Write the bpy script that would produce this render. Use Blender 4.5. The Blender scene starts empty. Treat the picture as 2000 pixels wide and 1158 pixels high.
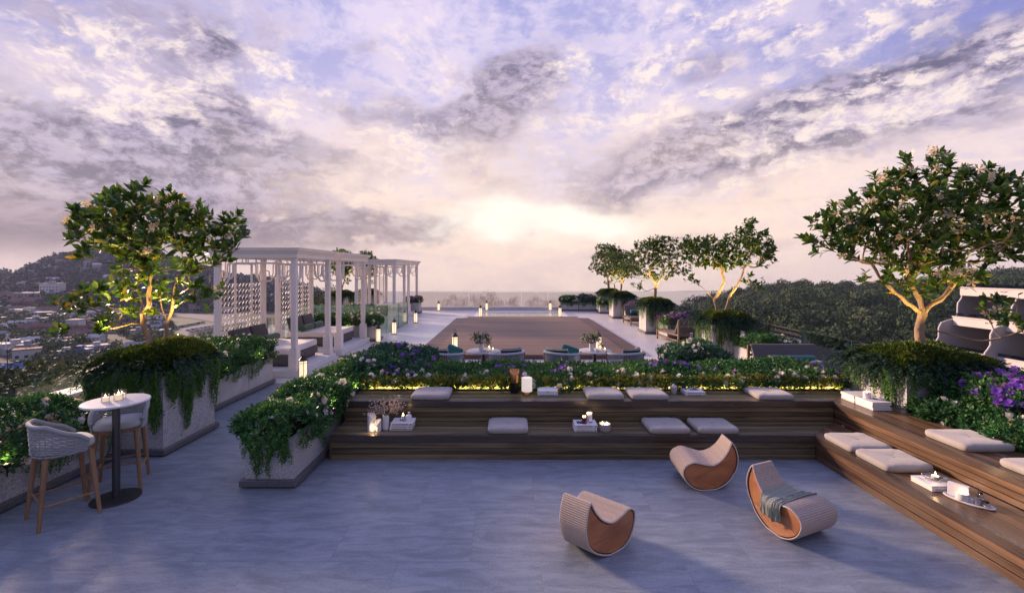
import bpy, bmesh, math, random
import numpy as np
from mathutils import Vector, Matrix

# ------------------------------------------------------------------ scene, camera, sky, sun, exposure
SC = bpy.context.scene
COL = SC.collection
EYE, FPX = 2.46, 900.0
cam_d = bpy.data.cameras.new('camera')
cam = bpy.data.objects.new('camera', cam_d)
COL.objects.link(cam)
cam.location = (0, 0, EYE)
cam.rotation_euler = (math.radians(90), 0, 0)
cam_d.sensor_width = 36
cam_d.lens = 16.2
cam_d.shift_x = 0.001
cam_d.shift_y = -0.0255
cam_d.clip_start = 0.05
cam_d.clip_end = 6000
SC.camera = cam
SC.view_settings.view_transform = 'Standard'
SC.view_settings.look = 'None'
SC.view_settings.exposure = 0.62
SC.view_settings.gamma = 1.0
SC.render.engine = 'CYCLES'
SC.cycles.use_denoising = True
SC.cycles.max_bounces = 7
SC.cycles.diffuse_bounces = 3
SC.cycles.glossy_bounces = 3
SC.cycles.transmission_bounces = 4
SC.cycles.transparent_max_bounces = 12
SC.cycles.sample_clamp_indirect = 4.0
SC.cycles.caustics_reflective = False
SC.cycles.caustics_refractive = False

SUN_AZ, SUN_EL = math.radians(-52), math.radians(16)

class NG:
    """small helper for building node graphs"""
    def __init__(s, nt):
        s.nt = nt
    def n(s, t, **k):
        o = s.nt.nodes.new(t)
        for a, b in k.items():
            setattr(o, a, b)
        return o
    def set(s, sock, v):
        if v is None:
            return
        if isinstance(v, bpy.types.NodeSocket):
            s.nt.links.new(v, sock)
        else:
            sock.default_value = v
    def m(s, op, a, b=None, c=None, clamp=False):
        o = s.n('ShaderNodeMath', operation=op, use_clamp=clamp)
        s.set(o.inputs[0], a); s.set(o.inputs[1], b); s.set(o.inputs[2], c)
        return o.outputs[0]
    def vm(s, op, a, b=None, scale=None):
        o = s.n('ShaderNodeVectorMath', operation=op)
        s.set(o.inputs[0], a); s.set(o.inputs[1], b)
        if scale is not None:
            s.set(o.inputs['Scale'], scale)
        return o.outputs[0]
    def xyz(s, x, y, z):
        o = s.n('ShaderNodeCombineXYZ')
        s.set(o.inputs[0], x); s.set(o.inputs[1], y); s.set(o.inputs[2], z)
        return o.outputs[0]
    def sep(s, v):
        o = s.n('ShaderNodeSeparateXYZ'); s.set(o.inputs[0], v)
        return o.outputs
    def mix(s, f, a, b, blend='MIX'):
        o = s.n('ShaderNodeMix', data_type='RGBA', blend_type=blend)
        s.set(o.inputs[0], f)
        for i, v in ((6, a), (7, b)):
            if isinstance(v, tuple) and len(v) == 3:
                v = v + (1,)
            s.set(o.inputs[i], v)
        return o.outputs[2]
    def sstep(s, x, a, b):
        o = s.n('ShaderNodeMapRange', interpolation_type='SMOOTHSTEP')
        s.set(o.inputs[0], x); s.set(o.inputs[1], a); s.set(o.inputs[2], b)
        return o.outputs[0]
    def mr(s, x, a, b, c, d):
        o = s.n('ShaderNodeMapRange')
        for i, v in enumerate((x, a, b, c, d)):
            s.set(o.inputs[i], v)
        return o.outputs[0]
    def ramp(s, f, stops, interp='LINEAR'):
        o = s.n('ShaderNodeValToRGB')
        o.color_ramp.interpolation = interp
        el = o.color_ramp.elements
        while len(el) < len(stops):
            el.new(0.5)
        for e, (p, c) in zip(el, stops):
            e.position = p
            e.color = tuple(c) + (1,) if len(c) == 3 else c
        s.set(o.inputs[0], f)
        return o.outputs[0]
    def noise(s, vec, scale, detail=4, rough=0.55, dist=0.0, dim='3D'):
        o = s.n('ShaderNodeTexNoise', noise_dimensions=dim)
        s.set(o.inputs['Vector'], vec); o.inputs['Scale'].default_value = scale
        o.inputs['Detail'].default_value = detail
        o.inputs['Roughness'].default_value = rough
        o.inputs['Distortion'].default_value = dist
        return o.outputs[0]

def srgb(r, g, b):
    f = lambda c: c / 12.92 if c <= 0.04045 else ((c + 0.055) / 1.055) ** 2.4
    return (f(r / 255), f(g / 255), f(b / 255))

def build_world():
    w = bpy.data.worlds.new('World')
    SC.world = w
    w.use_nodes = True
    w.cycles.sampling_method = 'MANUAL'
    w.cycles.sample_map_resolution = 512
    nt = w.node_tree
    nt.nodes.clear()
    g = NG(nt)
    out = g.n('ShaderNodeOutputWorld')
    bg = g.n('ShaderNodeBackground')
    bg.inputs[1].default_value = 0.1
    nt.links.new(bg.outputs[0], out.inputs[0])
    tc = g.n('ShaderNodeTexCoord')
    d = tc.outputs['Generated']
    x, y, z = g.sep(d)
    az = g.m('ARCTAN2', x, y)
    el = g.m('ARCSINE', z)
    elc = g.m('MAXIMUM', el, 0.0)
    # Nishita sky, same sun direction as the lamp
    sky = g.n('ShaderNodeTexSky', sky_type='NISHITA')
    sky.sun_disc = False
    sky.sun_elevation = SUN_EL
    sky.sun_rotation = SUN_AZ % (2 * math.pi)
    sky.air_density = 1.2; sky.dust_density = 2.0; sky.ozone_density = 2.0
    # clear dusk air: peach at the horizon, lavender higher, blue overhead
    base = g.ramp(g.mr(el, -0.1, 1.3, 0, 1), [
        (0.0, srgb(196, 174, 172)), (0.07, srgb(224, 200, 194)), (0.13, srgb(238, 214, 206)),
        (0.22, srgb(226, 212, 224)), (0.33, srgb(208, 200, 230)), (0.46, srgb(176, 176, 220)),
        (0.8, srgb(98, 116, 180)), (1.0, srgb(84, 102, 168))])
    side = g.m('MULTIPLY', g.sstep(g.m('ABSOLUTE', g.m('SUBTRACT', az, -0.05)), 0.2, 0.95),
               g.sstep(el, 0.06, 0.5))
    base = g.mix(g.m('MULTIPLY', side, 0.95), base, srgb(84, 104, 182))
    back = g.sstep(y, 0.2, -0.5)
    base = g.mix(g.m('MULTIPLY', back, 0.8), base, srgb(112, 124, 178))
    # cloud coordinates: direction on the sky, flattened a little towards the horizon, and churned
    q = g.xyz(az, g.m('MULTIPLY', el, 1.75), 0.0)
    w1 = g.n('ShaderNodeTexNoise', noise_dimensions='2D'); g.set(w1.inputs['Vector'], q)
    w1.inputs['Scale'].default_value = 3.4; w1.inputs['Detail'].default_value = 5; w1.inputs['Roughness'].default_value = 0.6
    wv = g.vm('SUBTRACT', w1.outputs[1], (0.5, 0.5, 0.5))
    qw = g.vm('ADD', q, g.vm('SCALE', wv, scale=0.085))
    n_big = g.noise(qw, 4.0, 3, 0.55, 0.0, '2D')
    n_fine = g.noise(qw, 9.5, 5, 0.62, 0.0, '2D')
    n_det = g.noise(qw, 30.0, 4, 0.66, 0.0, '2D')
    n_str = g.noise(g.vm('MULTIPLY', q, (1.6, 4.6, 1.0)), 3.2, 5, 0.62, 0.4, '2D')
    low = g.sstep(el, 0.0, 0.10)
    ae = g.vm('ADD', g.xyz(az, el, 0.0), g.vm('MULTIPLY', wv, (0.20, 0.13, 0.0)))
    def blobs(lst):
        t_ = None
        for (px, py, rx, ry, rot, wt) in lst:
            a0 = math.atan((px - 998) / FPX); e0 = math.atan((528 - py) / math.hypot(FPX, px - 998))
            mp = g.n('ShaderNodeMapping', vector_type='TEXTURE')
            mp.inputs['Location'].default_value = (a0, e0, 0); mp.inputs['Rotation'].default_value = (0, 0, rot)
            mp.inputs['Scale'].default_value = (1.3 * rx / FPX, 1.3 * ry / FPX, 1)
            g.set(mp.inputs[0], ae)
            d2 = g.n('ShaderNodeVectorMath', operation='DOT_PRODUCT')
            nt.links.new(mp.outputs[0], d2.inputs[0]); nt.links.new(mp.outputs[0], d2.inputs[1])
            f_ = g.m('DIVIDE', wt, g.m('MULTIPLY_ADD', d2.outputs['Value'], d2.outputs['Value'], 1.0))
            t_ = f_ if t_ is None else g.m('ADD', t_, f_)
        return t_
    # thin bright veil, with bluish gaps
    vt = g.m('ADD', g.m('ADD', g.m('MULTIPLY', n_big, 0.42), g.m('MULTIPLY', n_fine, 0.38)), g.m('MULTIPLY', n_det, 0.20))
    veil = g.m('MULTIPLY', g.sstep(vt, 0.40, 0.60), low)
    veil_c = g.mix(g.sstep(el, 0.08, 0.42), srgb(250, 226, 214), srgb(230, 216, 238))
    c = g.mix(g.m('MULTIPLY', veil, g.m('SUBTRACT', 0.72, g.m('MULTIPLY', side, 0.34))), base, veil_c)
    gaps = g.m('MULTIPLY', g.sstep(vt, 0.49, 0.36), g.sstep(el, 0.14, 0.42))
    c = g.mix(g.m('MULTIPLY', gaps, 0.42), c, srgb(142, 146, 202))
    # grey lavender cloud masses in known directions
    dark = blobs(DARK)
    tex = g.m('ADD', g.m('ADD', g.m('MULTIPLY', n_fine, 0.50), g.m('MULTIPLY', n_big, 0.26)), g.m('MULTIPLY', n_det, 0.24))
    dmask = g.sstep(g.m('ADD', g.m('MULTIPLY', dark, 0.55), g.m('MULTIPLY', g.m('SUBTRACT', tex, 0.5), 3.0)), 0.12, 0.85)
    dmask = g.m('MULTIPLY', dmask, g.m('MULTIPLY', g.sstep(el, -0.01, 0.06), g.sstep(dark, 0.05, 0.35)))
    shade = g.sstep(g.m('ADD', n_det, g.m('MULTIPLY', n_fine, 0.8)), 0.70, 1.10)
    dcol = g.mix(shade, srgb(106, 101, 126), srgb(174, 163, 190))
    dcol = g.mix(g.sstep(el, 0.16, 0.03), dcol, srgb(116, 103, 122))
    c = g.mix(g.m('MULTIPLY', dmask, 0.93), c, dcol)
    # low streaks near the horizon
    st = g.m('MULTIPLY', g.sstep(n_str, 0.48, 0.66), g.m('MULTIPLY', g.sstep(el, 0.0, 0.04), g.sstep(el, 0.22, 0.08)))
    c = g.mix(g.m('MULTIPLY', st, 0.45), c, srgb(192, 168, 176))
    st2 = g.m('MULTIPLY', g.sstep(n_str, 0.46, 0.34), g.m('MULTIPLY', g.sstep(el, 0.02, 0.08), g.sstep(el, 0.30, 0.12)))
    st2 = g.m('MULTIPLY', st2, g.m('SUBTRACT', 1.0, dmask))
    c = g.mix(g.m('MULTIPLY', st2, 0.45), c, srgb(252, 228, 212))
    # sunlit cream edges and small cumulus rows
    lit = blobs(LIT)
    vor = g.n('ShaderNodeTexVoronoi', feature='F1', voronoi_dimensions='2D')
    vor.inputs['Scale'].default_value = 17.0
    g.set(vor.inputs['Vector'], g.vm('ADD', g.vm('MULTIPLY', qw, (0.8, 1.15, 1.0)), g.vm('SCALE', g.xyz(n_det, n_fine, 0.0), scale=0.05)))
    cell = g.sstep(g.m('ADD', g.m('MULTIPLY', vor.outputs['Distance'], -1.0), g.m('MULTIPLY', g.m('SUBTRACT', n_det, 0.5), 0.9)), -0.52, -0.10)
    n_puff = g.noise(g.vm('ADD', qw, (3.3, 1.7, 0.4)), 15.0, 5, 0.62, 0.0, '2D')
    puff = g.sstep(g.m('ADD', n_puff, g.m('MULTIPLY', lit, 0.10)), 0.53, 0.74)
    mack = g.m('MINIMUM', blobs(MACK), 1.0)
    puff = g.m('MAXIMUM', g.m('MULTIPLY', puff, g.m('MINIMUM', g.m('ADD', g.m('MULTIPLY', lit, 0.75), 0.14), 1.0)), g.m('MULTIPLY', g.m('MULTIPLY', cell, mack), g.sstep(n_big, 0.26, 0.50)))
    pc = g.mix(g.sstep(n_det, 0.36, 0.62), srgb(218, 202, 220), srgb(254, 238, 226))
    c = g.mix(g.m('MULTIPLY', puff, 0.80), c, pc)
    # the sun behind the cloud bank
    b1 = blobs([(1060, 430, 150, 34, 0, 1.15)]); b2 = blobs([(1050, 410, 430, 130, 0, 1.0)])
    gl = g.sstep(g.m('ADD', b1, g.m('MULTIPLY', g.m('SUBTRACT', n_fine, 0.5), 1.3)), 0.15, 1.35)
    gl2 = g.m('MULTIPLY', g.m('MULTIPLY', b2, g.sstep(vt, 0.30, 0.62)), g.m('SUBTRACT', 1.0, g.m('MULTIPLY', dmask, 0.6)))
    c = g.mix(g.m('MULTIPLY', gl2, 0.85), c, srgb(255, 228, 202))
    c = g.mix(gl, c, (1.08, 0.99, 0.84))
    # sky overhead, out of view, brightened to add fill light below
    up = g.sstep(el, 0.58, 1.05)
    lum = g.m('MULTIPLY', g.mr(up, 0, 1, 7.5, 12.5), g.mr(g.sstep(y, 0.2, -0.5), 0, 1, 1.0, 0.85))
    c = g.vm('SCALE', g.vm('MULTIPLY', c, (0.99, 0.982, 1.0)), scale=lum)
    fin = g.mix(0.012, c, sky.outputs[0])
    g.set(bg.inputs[0], fin)

MACK = [(1720, 70, 240, 70, 0, 1.2), (1430, 60, 90, 70, 0, 0.9), (1880, 30, 140, 50, 0, 1.0), (1240, 190, 90, 30, 0, .5), (800, 110, 70, 30, 0, .35)]
DARK = [(960, 200, 120, 50, 0.5, 1.2), (1025, 135, 34, 44, -0.3, 0.55), (750, 215, 80, 26, -0.2, 0.9), (425, 240, 50, 50, -0.3, 1.15),
        (540, 285, 110, 24, -0.2, 1.0), (255, 242, 52, 20, 0, 1.1), (-20, 400, 220, 75, 0, 2.6), (100, 320, 130, 40, 0, 0.9),
        (210, 335, 50, 22, 0, 0.9), (740, 448, 150, 18, 0.04, 1.25), (1250, 330, 180, 50, 0.15, 0.5), (1480, 260, 180, 42, 0.30, 1.1),
        (1700, 205, 190, 42, 0.25, 1.2), (1900, 160, 170, 45, 0.12, 1.0), (1380, 125, 46, 20, 0, 0.9), (230, 40, 180, 50, 0.05, 0.6),
        (540, 360, 70, 22, 0, 0.4), (1060, 300, 110, 50, 0.2, 0.35), (385, 92, 26, 14, 0, 1.0), (690, 100, 26, 12, 0, 0.7), (420, 440, 170, 34, 0, 0.3), (1160, 350, 180, 36, 0.1, 0.3)]
LIT = [(1090, 135, 34, 16, 0.2, 1.6), (1258, 135, 38, 16, 0.3, 1.6), (1900, 196, 130, 14, 0.02, 1.8), (1680, 228, 40, 14, 0, 1.2), (1760, 205, 50, 12, 0, 1.2),
       (530, 165, 60, 40, -0.8, 1.3), (230, 160, 90, 40, -0.4, 1.2), (280, 95, 80, 30, 0, .8), (300, 180, 60, 20, 0, 1.0), (1500, 330, 110, 40, 0.2, 1.2), (830, 110, 70, 40, 0.3, 0.8),
       (600, 175, 50, 12, 0, .9), (800, 320, 80, 60, 0.5, 0.8), (1190, 195, 60, 30, 0, 1.0), (1260, 215, 80, 16, 0, 0.8), (100, 200, 110, 20, 0, 0.7), (760, 290, 40, 30, 0, .8), (1050, 260, 30, 50, 0, .6)]
build_world()
sun_d = bpy.data.lights.new('sun', 'SUN')
sun_d.energy = 5.0
sun_d.angle = math.radians(9)
sun_d.color = (1.0, 0.68, 0.50)
sun = bpy.data.objects.new('sun', sun_d)
COL.objects.link(sun)
sun.location = (-30, 30, 30)
sdir = Vector((math.sin(SUN_AZ) * math.cos(SUN_EL), math.cos(SUN_AZ) * math.cos(SUN_EL), math.sin(SUN_EL)))
sun.rotation_euler = sdir.to_track_quat('Z', 'Y').to_euler()

# ------------------------------------------------------------------ helpers
def at(px, py, z=0.0):
    """ground-plan point seen at that place, on the level z"""
    d = FPX * (EYE - z) / (py - 528)
    return ((px - 998) * d / FPX, d)

class MB:
    """collects shapes into ONE mesh"""
    def __init__(s):
        s.v = []; s.f = []; s.t = []; s.rng = random.Random(7)
    def add(s, vs, fs, tint=None):
        o = len(s.v)
        s.v.extend([tuple(q) for q in vs])
        t = s.rng.random() if tint is None else tint
        for f in fs:
            s.f.append([i + o for i in f]); s.t.append(t)
        return s
    def box(s, x0, y0, z0, x1, y1, z1, tint=None):
        vs = [(x0, y0, z0), (x1, y0, z0), (x1, y1, z0), (x0, y1, z0), (x0, y0, z1), (x1, y0, z1), (x1, y1, z1), (x0, y1, z1)]
        return s.add(vs, [(3, 2, 1, 0), (4, 5, 6, 7), (0, 1, 5, 4), (1, 2, 6, 5), (2, 3, 7, 6), (3, 0, 4, 7)], tint)
    def rbox(s, x0, y0, z0, x1, y1, z1, r=0.01, seg=2, tint=None, mat=None, puff=0.0):
        bm = bmesh.new()
        bmesh.ops.create_cube(bm, size=1)
        sx, sy, sz = x1 - x0, y1 - y0, z1 - z0
        for v in bm.verts:
            v.co = Vector((v.co.x * sx, v.co.y * sy, v.co.z * sz))
        r = min(r, 0.49 * min(sx, sy, sz))
        if puff:
            bmesh.ops.subdivide_edges(bm, edges=bm.edges[:], cuts=7, use_grid_fill=True)
            for v in bm.verts:
                a, b, c = v.co.x / sx * 2, v.co.y / sy * 2, v.co.z / sz * 2
                v.co.z += puff * (1 - a * a) * (1 - b * b) * c
                e = 1 - 0.5 * max(abs(a), abs(b)) ** 8
                v.co.z = v.co.z * (0.55 + 0.45 * e) if max(abs(a), abs(b)) > 0.99 else v.co.z * e
                v.co.x -= 0.02 * sx * a * (1 - b * b); v.co.y -= 0.02 * sy * b * (1 - a * a)
        else:
            bmesh.ops.bevel(bm, geom=bm.edges[:], offset=r, segments=seg, profile=0.6, affect='EDGES')
        c = Vector(((x0 + x1) / 2, (y0 + y1) / 2, (z0 + z1) / 2))
        for v in bm.verts:
            v.co += c
            if mat is not None:
                v.co = mat @ v.co
        bm.verts.index_update()
        s.add([v.co for v in bm.verts], [[v.index for v in f.verts] for f in bm.faces], tint)
        bm.free()
        return s
    def prism(s, poly, z0, z1, tint=None):
        n = len(poly)
        vs = [(a, b, z0) for a, b in poly] + [(a, b, z1) for a, b in poly]
        fs = [list(range(n))[::-1], list(range(n, 2 * n))] + [(i, (i + 1) % n, n + (i + 1) % n, n + i) for i in range(n)]
        return s.add(vs, fs, tint)
    def extr(s, prof, fn0, fn1, tint=None, caps=True):
        """profile (u,v) mapped by two functions to 3-D and bridged"""
        n = len(prof)
        vs = [fn0(u, v) for u, v in prof] + [fn1(u, v) for u, v in prof]
        fs = [(i, (i + 1) % n, n + (i + 1) % n, n + i) for i in range(n)]
        if caps:
            fs += [list(range(n))[::-1], list(range(n, 2 * n))]
        return s.add(vs, fs, tint)
    def lathe(s, cx, cy, prof, seg=24, tint=None, z=0.0, sx=1.0, sy=1.0):
        vs = []; fs = []
        n = len(prof)
        for r, h in prof:
            for i in range(seg):
                a = 2 * math.pi * i / seg
                vs.append((cx + r * sx * math.cos(a), cy + r * sy * math.sin(a), z + h))
        for j in range(n - 1):
            for i in range(seg):
                k = (i + 1) % seg
                fs.append((j * seg + i, j * seg + k, (j + 1) * seg + k, (j + 1) * seg + i))
        if prof[0][0] > 1e-5: fs.append(list(range(seg))[::-1])
        if prof[-1][0] > 1e-5: fs.append([(n - 1) * seg + i for i in range(seg)])
        return s.add(vs, fs, tint)
    def cyl(s, cx, cy, z0, z1, r, r1=None, seg=20, tint=None):
        return s.lathe(cx, cy, [(r, z0), (r if r1 is None else r1, z1)], seg, tint)
    def tube(s, pts, r, seg=6, tint=None, closed=False, caps=True):
        P = [Vector(p) for p in pts]
        n = len(P)
        R = r if isinstance(r, (list, tuple)) else [r] * n
        vs = []; fs = []
        up = None
        for i in range(n):
            if closed:
                t = P[(i + 1) % n] - P[i - 1]
            else:
                t = P[min(i + 1, n - 1)] - P[max(i - 1, 0)]
            if t.length < 1e-9: t = Vector((0, 0, 1))
            t.normalize()
            if up is None:
                up = Vector((0, 0, 1)) if abs(t.z) < 0.9 else Vector((1, 0, 0))
            a = t.cross(up)
            if a.length < 1e-4: a = t.cross(Vector((0.3, 1, 0.1)))
            a.normalize()
            b = a.cross(t).normalized()
            up = b
            for j in range(seg):
                q = 2 * math.pi * j / seg
                vs.append(P[i] + (a * math.cos(q) + b * math.sin(q)) * R[i])
        m = n if closed else n - 1
        for i in range(m):
            for j in range(seg):
                k = (j + 1) % seg; ii = (i + 1) % n
                fs.append((i * seg + j, i * seg + k, ii * seg + k, ii * seg + j))
        if caps and not closed:
            fs.append(list(range(seg))[::-1]); fs.append([(n - 1) * seg + j for j in range(seg)])
        return s.add(vs, fs, tint)
    def grid(s, pts, tint=None):
        """pts[i][j] sheet"""
        a, b = len(pts), len(pts[0])
        vs = [q for row in pts for q in row]
        fs = [(i * b + j, i * b + j + 1, (i + 1) * b + j + 1, (i + 1) * b + j) for i in range(a - 1) for j in range(b - 1)]
        return s.add(vs, fs, tint)
    def xf(s, M, start=0):
        for i in range(start, len(s.v)):
            s.v[i] = tuple(M @ Vector(s.v[i]))
        return s

def link(o, parent=None):
    COL.objects.link(o)
    if parent is not None:
        o.parent = parent
    return o

def obj(name, mb, m, parent=None, loc=None, smooth=None):
    me = bpy.data.meshes.new(name)
    me.from_pydata(mb.v, [], mb.f)
    a = me.attributes.new('tint', 'FLOAT', 'FACE')
    a.data.foreach_set('value', np.array(mb.t, dtype=np.float32))
    me.materials.append(m)
    if smooth:
        me.polygons.foreach_set('use_smooth', [True] * len(me.polygons))
        me.set_sharp_from_angle(angle=math.radians(smooth))
    me.update()
    o = bpy.data.objects.new(name, me)
    if loc is not None:
        o.location = loc
    return link(o, parent)

def npobj(name, V, F, tint, m, parent=None, loc=None, smooth=False):
    """one mesh from numpy arrays; F is (n,k)"""
    me = bpy.data.meshes.new(name)
    n, k = F.shape
    me.vertices.add(len(V)); me.vertices.foreach_set('co', np.ascontiguousarray(V, dtype=np.float32).ravel())
    me.loops.add(n * k); me.loops.foreach_set('vertex_index', np.ascontiguousarray(F, dtype=np.int32).ravel())
    me.polygons.add(n); me.polygons.foreach_set('loop_start', np.arange(0, n * k, k, dtype=np.int32))
    me.polygons.foreach_set('loop_total', np.full(n, k, dtype=np.int32))
    if smooth:
        me.polygons.foreach_set('use_smooth', np.ones(n, dtype=bool))
    me.update(calc_edges=True)
    a = me.attributes.new('tint', 'FLOAT', 'FACE')
    a.data.foreach_set('value', np.ascontiguousarray(tint, dtype=np.float32))
    me.materials.append(m)
    o = bpy.data.objects.new(name, me)
    if loc is not None:
        o.location = loc
    return link(o, parent)

def tag(o, label, cat, group=None, kind=None):
    if label: o['label'] = label
    if cat: o['category'] = cat
    if group: o['group'] = group
    if kind: o['kind'] = kind
    return o

def thing(name, label, cat, loc=(0, 0, 0), rotz=0.0, group=None):
    o = bpy.data.objects.new(name, None)
    o.empty_display_size = 0.1
    link(o)
    o.location = loc; o.rotation_euler = (0, 0, rotz)
    return tag(o, label, cat, group)

def struct(name, mb, m, smooth=None):
    o = obj(name, mb, m, smooth=smooth)
    o['kind'] = 'structure'
    return o

def dup(root, loc, rotz=0.0, label=None, group=None, scale=None):
    r = root.copy(); COL.objects.link(r)
    r.location = loc; r.rotation_euler = (0, 0, rotz)
    if scale is not None: r.scale = (scale, scale, scale) if not isinstance(scale, tuple) else scale
    if label: r['label'] = label
    if group: r['group'] = group
    for ch in list(root.children):
        c = ch.copy(); COL.objects.link(c); c.parent = r
        for gg in ch.children:
            q = gg.copy(); COL.objects.link(q); q.parent = c
    return r

def lamp(name, kind, loc, energy, color, parent=None, rot=None, **k):
    d = bpy.data.lights.new(name, kind)
    d.energy = energy; d.color = color
    for a, b in k.items(): setattr(d, a, b)
    o = bpy.data.objects.new(name, d)
    o.location = loc
    if rot is not None: o.rotation_euler = rot
    return link(o, parent)

# ------------------------------------------------------------------ materials
def M(name, col, rough=0.5, metal=0.0, var=0.0, scale=4.0, bump=0.0, bscale=60.0, tint=0.0, spec=0.5,
      stretch=(1, 1, 1), rot=(0, 0, 0), trans=0.0, sheen=0.0, detail=5, col2=None, rvar=0.0):
    m = bpy.data.materials.new(name)
    m.use_nodes = True
    nt = m.node_tree
    g = NG(nt)
    b = nt.nodes['Principled BSDF']
    tc = g.n('ShaderNodeTexCoord')
    mp = g.n('ShaderNodeMapping'); mp.inputs['Scale'].default_value = stretch; mp.inputs['Rotation'].default_value = rot
    nt.links.new(tc.outputs['Object'], mp.inputs[0])
    vec = mp.outputs[0]
    c = tuple(col) + (1,)
    if var or col2:
        no = g.noise(vec, scale, detail, 0.6)
        if col2:
            c = g.mix(g.sstep(no, 0.35, 0.65), tuple(col), tuple(col2))
        else:
            c = g.vm('SCALE', c[:3], scale=g.mr(no, 0.25, 0.75, 1 - var, 1 + var))
        if rvar:
            g.set(b.inputs['Roughness'], g.mr(no, 0.3, 0.7, rough - rvar, rough + rvar))
    if tint:
        at_ = g.n('ShaderNodeAttribute', attribute_name='tint')
        c = g.vm('SCALE', c if not isinstance(c, tuple) else c[:3], scale=g.mr(at_.outputs['Fac'], 0, 1, 1 - tint, 1 + tint))
    if isinstance(c, tuple):
        b.inputs['Base Color'].default_value = c
    else:
        g.set(b.inputs['Base Color'], c)
    if not rvar:
        b.inputs['Roughness'].default_value = rough
    b.inputs['Metallic'].default_value = metal
    b.inputs['Specular IOR Level'].default_value = spec
    if sheen: b.inputs['Sheen Weight'].default_value = sheen
    if bump:
        bn = g.noise(vec, bscale, 4, 0.6)
        bp = g.n('ShaderNodeBump'); bp.inputs['Strength'].default_value = 1.0; bp.inputs['Distance'].default_value = bump
        g.set(bp.inputs['Height'], bn)
        nt.links.new(bp.outputs[0], b.inputs['Normal'])
    return m

def M_leaf(name, stops, rough=0.45, trans=0.3, spec=0.35):
    m = bpy.data.materials.new(name); m.use_nodes = True
    nt = m.node_tree; g = NG(nt); b = nt.nodes['Principled BSDF']
    a = g.n('ShaderNodeAttribute', attribute_name='tint')
    c = g.ramp(a.outputs['Fac'], stops)
    g.set(b.inputs['Base Color'], c)
    b.inputs['Roughness'].default_value = rough
    b.inputs['Specular IOR Level'].default_value = spec
    tr = g.n('ShaderNodeBsdfTranslucent')
    g.set(tr.inputs[0], g.vm('MULTIPLY', c, (1.5, 1.35, 0.6)))
    mx = g.n('ShaderNodeMixShader'); mx.inputs[0].default_value = trans
    nt.links.new(b.outputs[0], mx.inputs[1]); nt.links.new(tr.outputs[0], mx.inputs[2])
    nt.links.new(mx.outputs[0], nt.nodes['Material Output'].inputs[0])
    return m

def M_wood(name, col, col2, axis=0, rough=0.45, tint=0.3, gs=1.0, spec=0.5):
    m = bpy.data.materials.new(name); m.use_nodes = True
    nt = m.node_tree; g = NG(nt); b = nt.nodes['Principled BSDF']
    tc = g.n('ShaderNodeTexCoord')
    a = g.n('ShaderNodeAttribute', attribute_name='tint')
    v = g.vm('ADD', tc.outputs['Object'], g.xyz(g.m('MULTIPLY', a.outputs['Fac'], 17.3), g.m('MULTIPLY', a.outputs['Fac'], 9.1), g.m('MULTIPLY', a.outputs['Fac'], 5.7)))
    sc = [14 * gs, 14 * gs, 14 * gs]; sc[axis] = 0.7 * gs
    v = g.vm('MULTIPLY', v, tuple(sc))
    n1 = g.noise(v, 1.0, 5, 0.65, 0.6)
    n2 = g.noise(v, 6.0, 3, 0.6, 0.0)
    f = g.m('ADD', g.m('MULTIPLY', n1, 0.75), g.m('MULTIPLY', n2, 0.25))
    c = g.mix(g.sstep(f, 0.32, 0.68), tuple(col), tuple(col2))
    c = g.vm('SCALE', c, scale=g.mr(a.outputs['Fac'], 0, 1, 1 - tint, 1 + tint))
    g.set(b.inputs['Base Color'], c)
    g.set(b.inputs['Roughness'], g.mr(f, 0.3, 0.7, rough - 0.08, rough + 0.12))
    b.inputs['Specular IOR Level'].default_value = spec
    bp = g.n('ShaderNodeBump'); bp.inputs['Distance'].default_value = 0.0015
    g.set(bp.inputs['Height'], f); nt.links.new(bp.outputs[0], b.inputs['Normal'])
    return m

def M_emit(name, col, strength):
    m = bpy.data.materials.new(name); m.use_nodes = True
    b = m.node_tree.nodes['Principled BSDF']
    b.inputs['Base Color'].default_value = (0.8, 0.75, 0.65, 1)
    b.inputs['Emission Color'].default_value = tuple(col) + (1,)
    b.inputs['Emission Strength'].default_value = strength
    return m

def M_glass(name, tintc=(0.86, 0.95, 0.91), milky=0.0, base=0.05, rough=0.0, mcol=(0.75, 0.76, 0.76)):
    m = bpy.data.materials.new(name); m.use_nodes = True
    nt = m.node_tree; g = NG(nt)
    nt.nodes.remove(nt.nodes['Principled BSDF'])
    t = g.n('ShaderNodeBsdfTransparent'); t.inputs[0].default_value = tuple(tintc) + (1,)
    gl = g.n('ShaderNodeBsdfGlossy'); gl.inputs['Roughness'].default_value = rough
    lw = g.n('ShaderNodeLayerWeight'); lw.inputs[0].default_value = 0.25
    f = g.m('ADD', g.m('MULTIPLY', lw.outputs['Fresnel'], 0.6), base, clamp=True)
    mx = g.n('ShaderNodeMixShader'); g.set(mx.inputs[0], f)
    nt.links.new(t.outputs[0], mx.inputs[1]); nt.links.new(gl.outputs[0], mx.inputs[2])
    last = mx.outputs[0]
    if milky:
        df = g.n('ShaderNodeBsdfTranslucent'); df.inputs[0].default_value = tuple(mcol) + (1,)
        d2 = g.n('ShaderNodeBsdfDiffuse'); d2.inputs[0].default_value = tuple(mcol) + (1,)
        ma = g.n('ShaderNodeMixShader'); ma.inputs[0].default_value = 0.5
        nt.links.new(df.outputs[0], ma.inputs[1]); nt.links.new(d2.outputs[0], ma.inputs[2])
        m2 = g.n('ShaderNodeMixShader'); m2.inputs[0].default_value = milky
        nt.links.new(last, m2.inputs[1]); nt.links.new(ma.outputs[0], m2.inputs[2])
        last = m2.outputs[0]
    nt.links.new(last, nt.nodes['Material Output'].inputs[0])
    return m

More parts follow.
